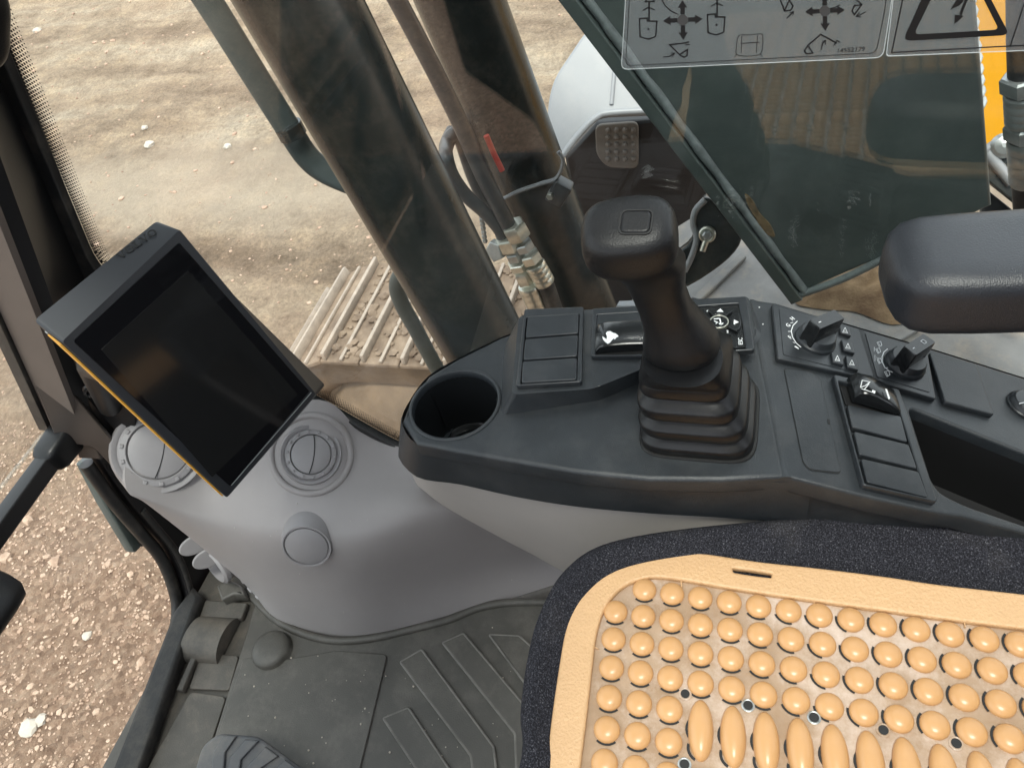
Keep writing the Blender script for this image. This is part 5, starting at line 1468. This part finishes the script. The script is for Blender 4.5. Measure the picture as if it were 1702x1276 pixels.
base = Vector(mm['_base'])
angJ = math.atan2(J.y, J.x)
def put(me, name, uv, sc=(1, 1, 1), rot=0):
    o = bpy.data.objects.new(name, me); COL.objects.link(o); o.parent = mm
    w = PMt.w(uv[0], uv[1], .0015) - base
    m3 = Matrix((PMt.x, PMt.y, PMt.n)).transposed().to_4x4()
    m = Matrix.Translation(w) @ m3 @ Matrix.Rotation(rot, 4, 'Z') @ Matrix.Diagonal((*sc, 1))
    o.matrix_local = m
    return o
slots = bmesh.new(); extra = []
def inside(uv, marg):
    q = Vector(uv); c = False; n = len(iu); md = 9
    for i in range(n):
        a, b2_ = Vector(iu[i - 1]), Vector(iu[i])
        if (a.y > q.y) != (b2_.y > q.y) and q.x < (b2_.x - a.x) * (q.y - a.y) / (b2_.y - a.y) + a.x: c = not c
        t = max(0, min(1, (q - a).dot(b2_ - a) / max((b2_ - a).length_squared, 1e-12))); md = min(md, (a + (b2_ - a) * t - q).length)
    return c and md > marg, c, md
cnt = 0
CF = PMt
def slot_arc(c, r, a0, ry=None):
    ry = ry or r
    N = 6
    for k in range(N):
        t0, t1 = a0 + .7 * (2 * k / N - 1), a0 + .7 * (2 * (k + 1) / N - 1)
        f = lambda t, s: (c[0] + (r + s) * math.cos(t), c[1] + (ry + s) * math.sin(t))
        vs = [slots.verts.new(PMt.w(*f(t0, -.0003), .0022)), slots.verts.new(PMt.w(*f(t1, -.0003), .0022)), slots.verts.new(PMt.w(*f(t1, .0018), .0022)), slots.verts.new(PMt.w(*f(t0, .0018), .0022))]
        slots.faces.new(vs)
def is_oval(i, j):
    return j >= 1 and 4 <= i <= 5 or j >= 1 and 12 <= i <= 13
Iu = I.normalized()
angI = math.atan2(Iu.y, Iu.x)
for i in range(-1, 20):
    for j in range(-3, 18):
        if is_oval(i, j):
            if i in (5, 13): continue
            uv = O + J * j + I * (i + .45); ok, c, md = inside(uv, .02)
            if not ok: continue
            nm = 'long_bead'; o = put(OME, nm, uv, (1, .92, 1), angI - PI / 2)
            a = angI - PI * .5 if False else PMt and math.atan2(-J.y, -J.x)
            slot_arc(uv, J.length * .41, a + .15, J.length * .41); slot_arc(uv + I * .55, J.length * .36, a + .5)
            cnt += 1; continue
        uv = O + J * j + I * i
        ok, c, md = inside(uv, br * .35)
        if not c or md < br * .3: continue
        sc = 1.0
        if md < br * .62:
            sc = .72; 
            o_shift = Vector(uv)
        vis_ = (i <= 8 and j <= 12)
        if vis_ or cnt < 285:
            o = put(BME, 'bead', uv, (sc, sc, sc), random.uniform(-3, 3)); cnt += 1
        else:
            extra.append((uv, sc))
        wgt = min(1, max(0, (j - 2) / 6)); dn = angI; lf = math.atan2(-J.y, -J.x)
        dlt = (lf - dn + PI) % (2 * PI) - PI
        slot_arc(uv, br * sc, dn + dlt * wgt)
o = from_bm('slot_holes', slots, M_seam, mm, 180, normals=False, smooth=False); o['kind'] = 'stuff'
if extra:
    bb = bmesh.new()
    for uv, sc in extra:
        t = BME.copy(); t.transform(PMt.M(.0015) @ Matrix.Translation((uv[0], uv[1], 0)) @ Matrix.Scale(sc, 4)); bb.from_mesh(t); bpy.data.meshes.remove(t)
    o = from_bm('massage_beads', bb, M_bead, mm, 180); o['kind'] = 'stuff'
for k, (i, j) in enumerate(((3.42, .5), (3.42, 2.5), (3.42, 4.5), (3.42, 6.5), (3.42, 8.5), (3.42, 10.5), (5.55, .5))):
    uv = O + J * j + I * i
    e = lathe('eyelet', PMt.w(*uv, .0012), (0, 0, 1), [(.0050, 0), (.0050, .0012), (.0042, .0016), (.0034, .0013), (.0032, .0011)], M_steel if k in (1, 2, 5, 6) else M_matbase, mm, 20, 40)
    lathe('eyelet_hole', PMt.w(*uv, .0026), (0, 0, 1), [(.0034, 0), (.0034, .0004), (.0005, .0004)], M_seam, e, 16)

# ================================================================= ARMREST
ar_ = thing('armrest', 'black padded armrest with rounded end at the right edge', 'armrest', (.5, -.25, .75))
AZt = .775
tipc = Vector(AZ(1600, 440, AZt))
secs = []
ax_ = Vector((.11, -1, 0)).normalized(); sx_ = Vector((1, .11, 0)).normalized()
a0 = AZ(1472, 440, AZt - .02)
for s, k, kz in ((0, .25, .3), (.002, .5, .55), (.007, .74, .76), (.016, .91, .92), (.03, .99, 1), (.06, 1.03, 1), (.30, 1.05, 1)):
    c = a0 + ax_ * s + Vector((0, 0, -.012))
    secs.append([c + sx_ * (.047 * k) * math.copysign(abs(math.cos(t)) ** (2 / 5), math.cos(t)) + Vector((0, 0, 1)) * (.030 * kz) * math.copysign(abs(math.sin(t)) ** (2 / 4.2), math.sin(t)) for t in np.linspace(0, 2 * PI, 65)[:-1]])
from_bm('pad', loft_bm(secs), M_arm, ar_, 60)

# ================================================================= STICKERS ON THE WINDOW
PS = Plane((WX - .0006, 0, 0), (-1, 0, 0), (0, -1, 0))
s1 = thing('control_sticker', 'clear sticker of black lever pattern diagrams on the right window', 'sticker', tuple(PS.w(*PS.hit(1260, 60))))
def exts(pts): return PS.hits(pts)
o1 = round_poly(exts([(1046, -140), (1038, 20), (1032, 116), (1468, 96), (1480, 20), (1502, -140)]), .006)
plate('film', o1, PS.M(0), .0004, .0001, M_film, s1, 0)
n1 = len(o1)
c1v = Vector((sum(p[0] for p in o1) / n1, sum(p[1] for p in o1) / n1))
def shrink(pts, k):
    c = Vector((sum(p[0] for p in pts) / len(pts), sum(p[1] for p in pts) / len(pts)))
    mx = max(abs(p[0] - c.x) for p in pts); my = max(abs(p[1] - c.y) for p in pts)
    return [(c.x + (p[0] - c.x) * (1 - k / mx), c.y + (p[1] - c.y) * (1 - k / my)) for p in pts]
plate('film_edge', [o1, shrink(o1, .0007)], PS.M(.0004), .0003, .0001, M_filmedge, s1, 0)
bm_ = bmesh.new(); HS = .0005
def ln_(pts, wd=.0009, closed=False): stroke_bm(bm_, PS, PS.hits(pts), wd, HS, .0002, closed)
def fil(pts): fill_bm(bm_, PS, PS.hits(pts), HS, .0002)
in1 = round_poly(exts([(1052, -130), (1045, 20), (1040, 109), (1456, 88), (1470, 20), (1490, -130)]), .005)
stroke_bm(bm_, PS, in1, .0005, HS, .0002, True)
def arrows(cx, cy, k=1.0):
    for dx, dy in ((1, -.05), (-1, .05), (.02, 1), (-.02, -1)):
        ex, ey = dx, dy; nx_, ny_ = -dy, dx
        def q(a, s): return (cx + (ex * a + nx_ * s) * k, cy + (ey * a + ny_ * s) * k)
        fil([q(9, -3.6), q(21, -3.6), q(20, -8), q(33, 0), q(20, 8), q(21, 3.6), q(9, 3.6)])
arrows(1135, 33); arrows(1371, 18)
disc = [PS.hit(1135 + 9 * math.cos(a), 33 + 9 * math.sin(a)) for a in np.linspace(0, 2 * PI, 21)[:-1]]
disc2 = [PS.hit(1371 + 9 * math.cos(a), 18 + 9 * math.sin(a)) for a in np.linspace(0, 2 * PI, 21)[:-1]]
def machine(cx, cy):     # upper structure seen from above with its boom
    ln_([(cx - 15, cy - 12), (cx - 2, cy - 13), (cx - 2, cy - 8), (cx + 14, cy - 8), (cx + 12, cy + 17), (cx, cy + 22), (cx - 14, cy + 18)], .0011, True)
    ln_([(cx + 1, cy - 10), (cx + 1, cy - 38)], .0013); ln_([(cx - 4, cy - 40), (cx - 4, cy - 60)], .0011); ln_([(cx + 8, cy - 40), (cx + 8, cy - 60)], .0011)
    ln_([(cx - 6, cy - 40), (cx + 10, cy - 41)], .001); ln_([(cx - 9, cy - 26), (cx, cy - 31), (cx + 10, cy - 27)], .0008)
    fil([(cx + 3 * math.cos(a) * .6, cy + 5 + 3 * math.sin(a) * .6) for a in np.linspace(0, 2 * PI, 9)[:-1]])
machine(1078, 43); machine(1191, 36)
ln_([(1098, -4), (1105, 8), (1115, 18), (1126, 23)], .0008)
ln_([(1396, 8), (1388, 12), (1380, 14)], .0007)
# bucket and arm diagrams
ln_([(1113, 74), (1140, 71), (1145, 69)], .0011); ln_([(1140, 74), (1146, 74)], .0009); ln_([(1113, 74), (1130, 91), (1137, 95), (1142, 92), (1143, 82), (1130, 90)], .0011)
ln_([(1103, 94), (1112, 94), (1120, 89)], .0008); ln_([(1115, 88), (1121, 88), (1118, 94)], .0007)
ln_([(1343, 75), (1364, 57), (1390, 71)], .0011); ln_([(1386, 75), (1391, 67), (1396, 70)], .0008); ln_([(1343, 75), (1337, 84), (1340, 89), (1351, 88), (1344, 77)], .0010)
ln_([(1365, 82), (1367, 73), (1371, 68)], .0008); ln_([(1366, 70), (1372, 67), (1372, 74)], .0007)
ln_([(1295, -6), (1304, 18), (1314, 17), (1318, 10), (1312, 0), (1304, 17)], .001); ln_([(1308, 30), (1318, 20)], .0008); ln_([(1313, 21), (1319, 19), (1318, 25)], .0007)
ln_([(1421, -4), (1432, 8), (1420, 24), (1416, 18), (1420, 9), (1432, 8)], .001); ln_([(1438, 20), (1424, 27)], .0008); ln_([(1428, 21), (1423, 27), (1431, 28)], .0007)
seatp = [(1228, 59), (1246, 58), (1264, 56), (1268, 62), (1266, 86), (1255, 92), (1236, 93), (1224, 89), (1224, 78)]
stroke_bm(bm_, PS, [(v.x, v.y) for v in catmull(PS.hits(seatp), 3)], .0005, HS, .0002, True)
ln_([(1231, 72), (1262, 70)], .0006); ln_([(1233, 60), (1232, 88)], .0005); ln_([(1259, 59), (1257, 87)], .0005); ln_([(1224, 90), (1221, 95)], .0005); ln_([(1264, 89), (1267, 94)], .0005)
me = text_mesh('14552179', .0052, PS.M(HS) @ Matrix.Translation((*PS.hit(1414, 83), 0)), .0001); bm_.from_mesh(me); bpy.data.meshes.remove(me)
M_ink = pm('black_ink', (.008, .008, .009), .5)
M_greyink = pm('grey_ink', (.06, .06, .06), .5)
from_bm('diagram_print', bm_, M_ink, s1, smooth=False)
for dk_ in (disc, disc2):
    bm_ = bmesh.new(); fill_bm(bm_, PS, dk_, HS, .0003); from_bm('grey_disc', bm_, M_greyink, s1, smooth=False)
s2 = thing('warning_sticker', 'clear warning sticker with black triangle and lightning bolt at the top right', 'sticker', tuple(PS.w(*PS.hit(1580, 50))))
o2 = round_poly(exts([(1502, -150), (1472, 94), (1860, 78), (1880, -150)]), .003)
plate('film', o2, PS.M(0), .0004, .0001, M_film, s2, 0)
plate('film_edge', [o2, shrink(o2, .0007)], PS.M(.0004), .0003, .0001, M_filmedge, s2, 0)
bm_ = bmesh.new()
ln_([(1502, -10), (1482, 87), (1702, 75), (1850, 67)], .0009); ln_([(1702, 6), (1679, 76)], .0008)
tri_o = round_poly(PS.hits([(1585, -120), (1500, 68), (1678, 58)]), .006); tri_i = round_poly(PS.hits([(1590, -90), (1519, 57), (1660, 49)]), .004)
bm_2 = plate_mesh([tri_o, tri_i], PS.M(HS), .0003, .0001, 0); bm_.from_mesh(bm_2); bpy.data.meshes.remove(bm_2)
fil([(1608, -30), (1580, 15), (1594, 9), (1601, 2)]); fil([(1612, -10), (1606, -8), (1594, 24), (1598, 25)]); fil([(1587, 24), (1602, 26), (1586, 40)])
from_bm('warning_print', bm_, M_ink, s2, smooth=False)
print('beads', cnt, 'extra', len(extra))
for o in bpy.data.objects:
    if '_base' in o: del o['_base']
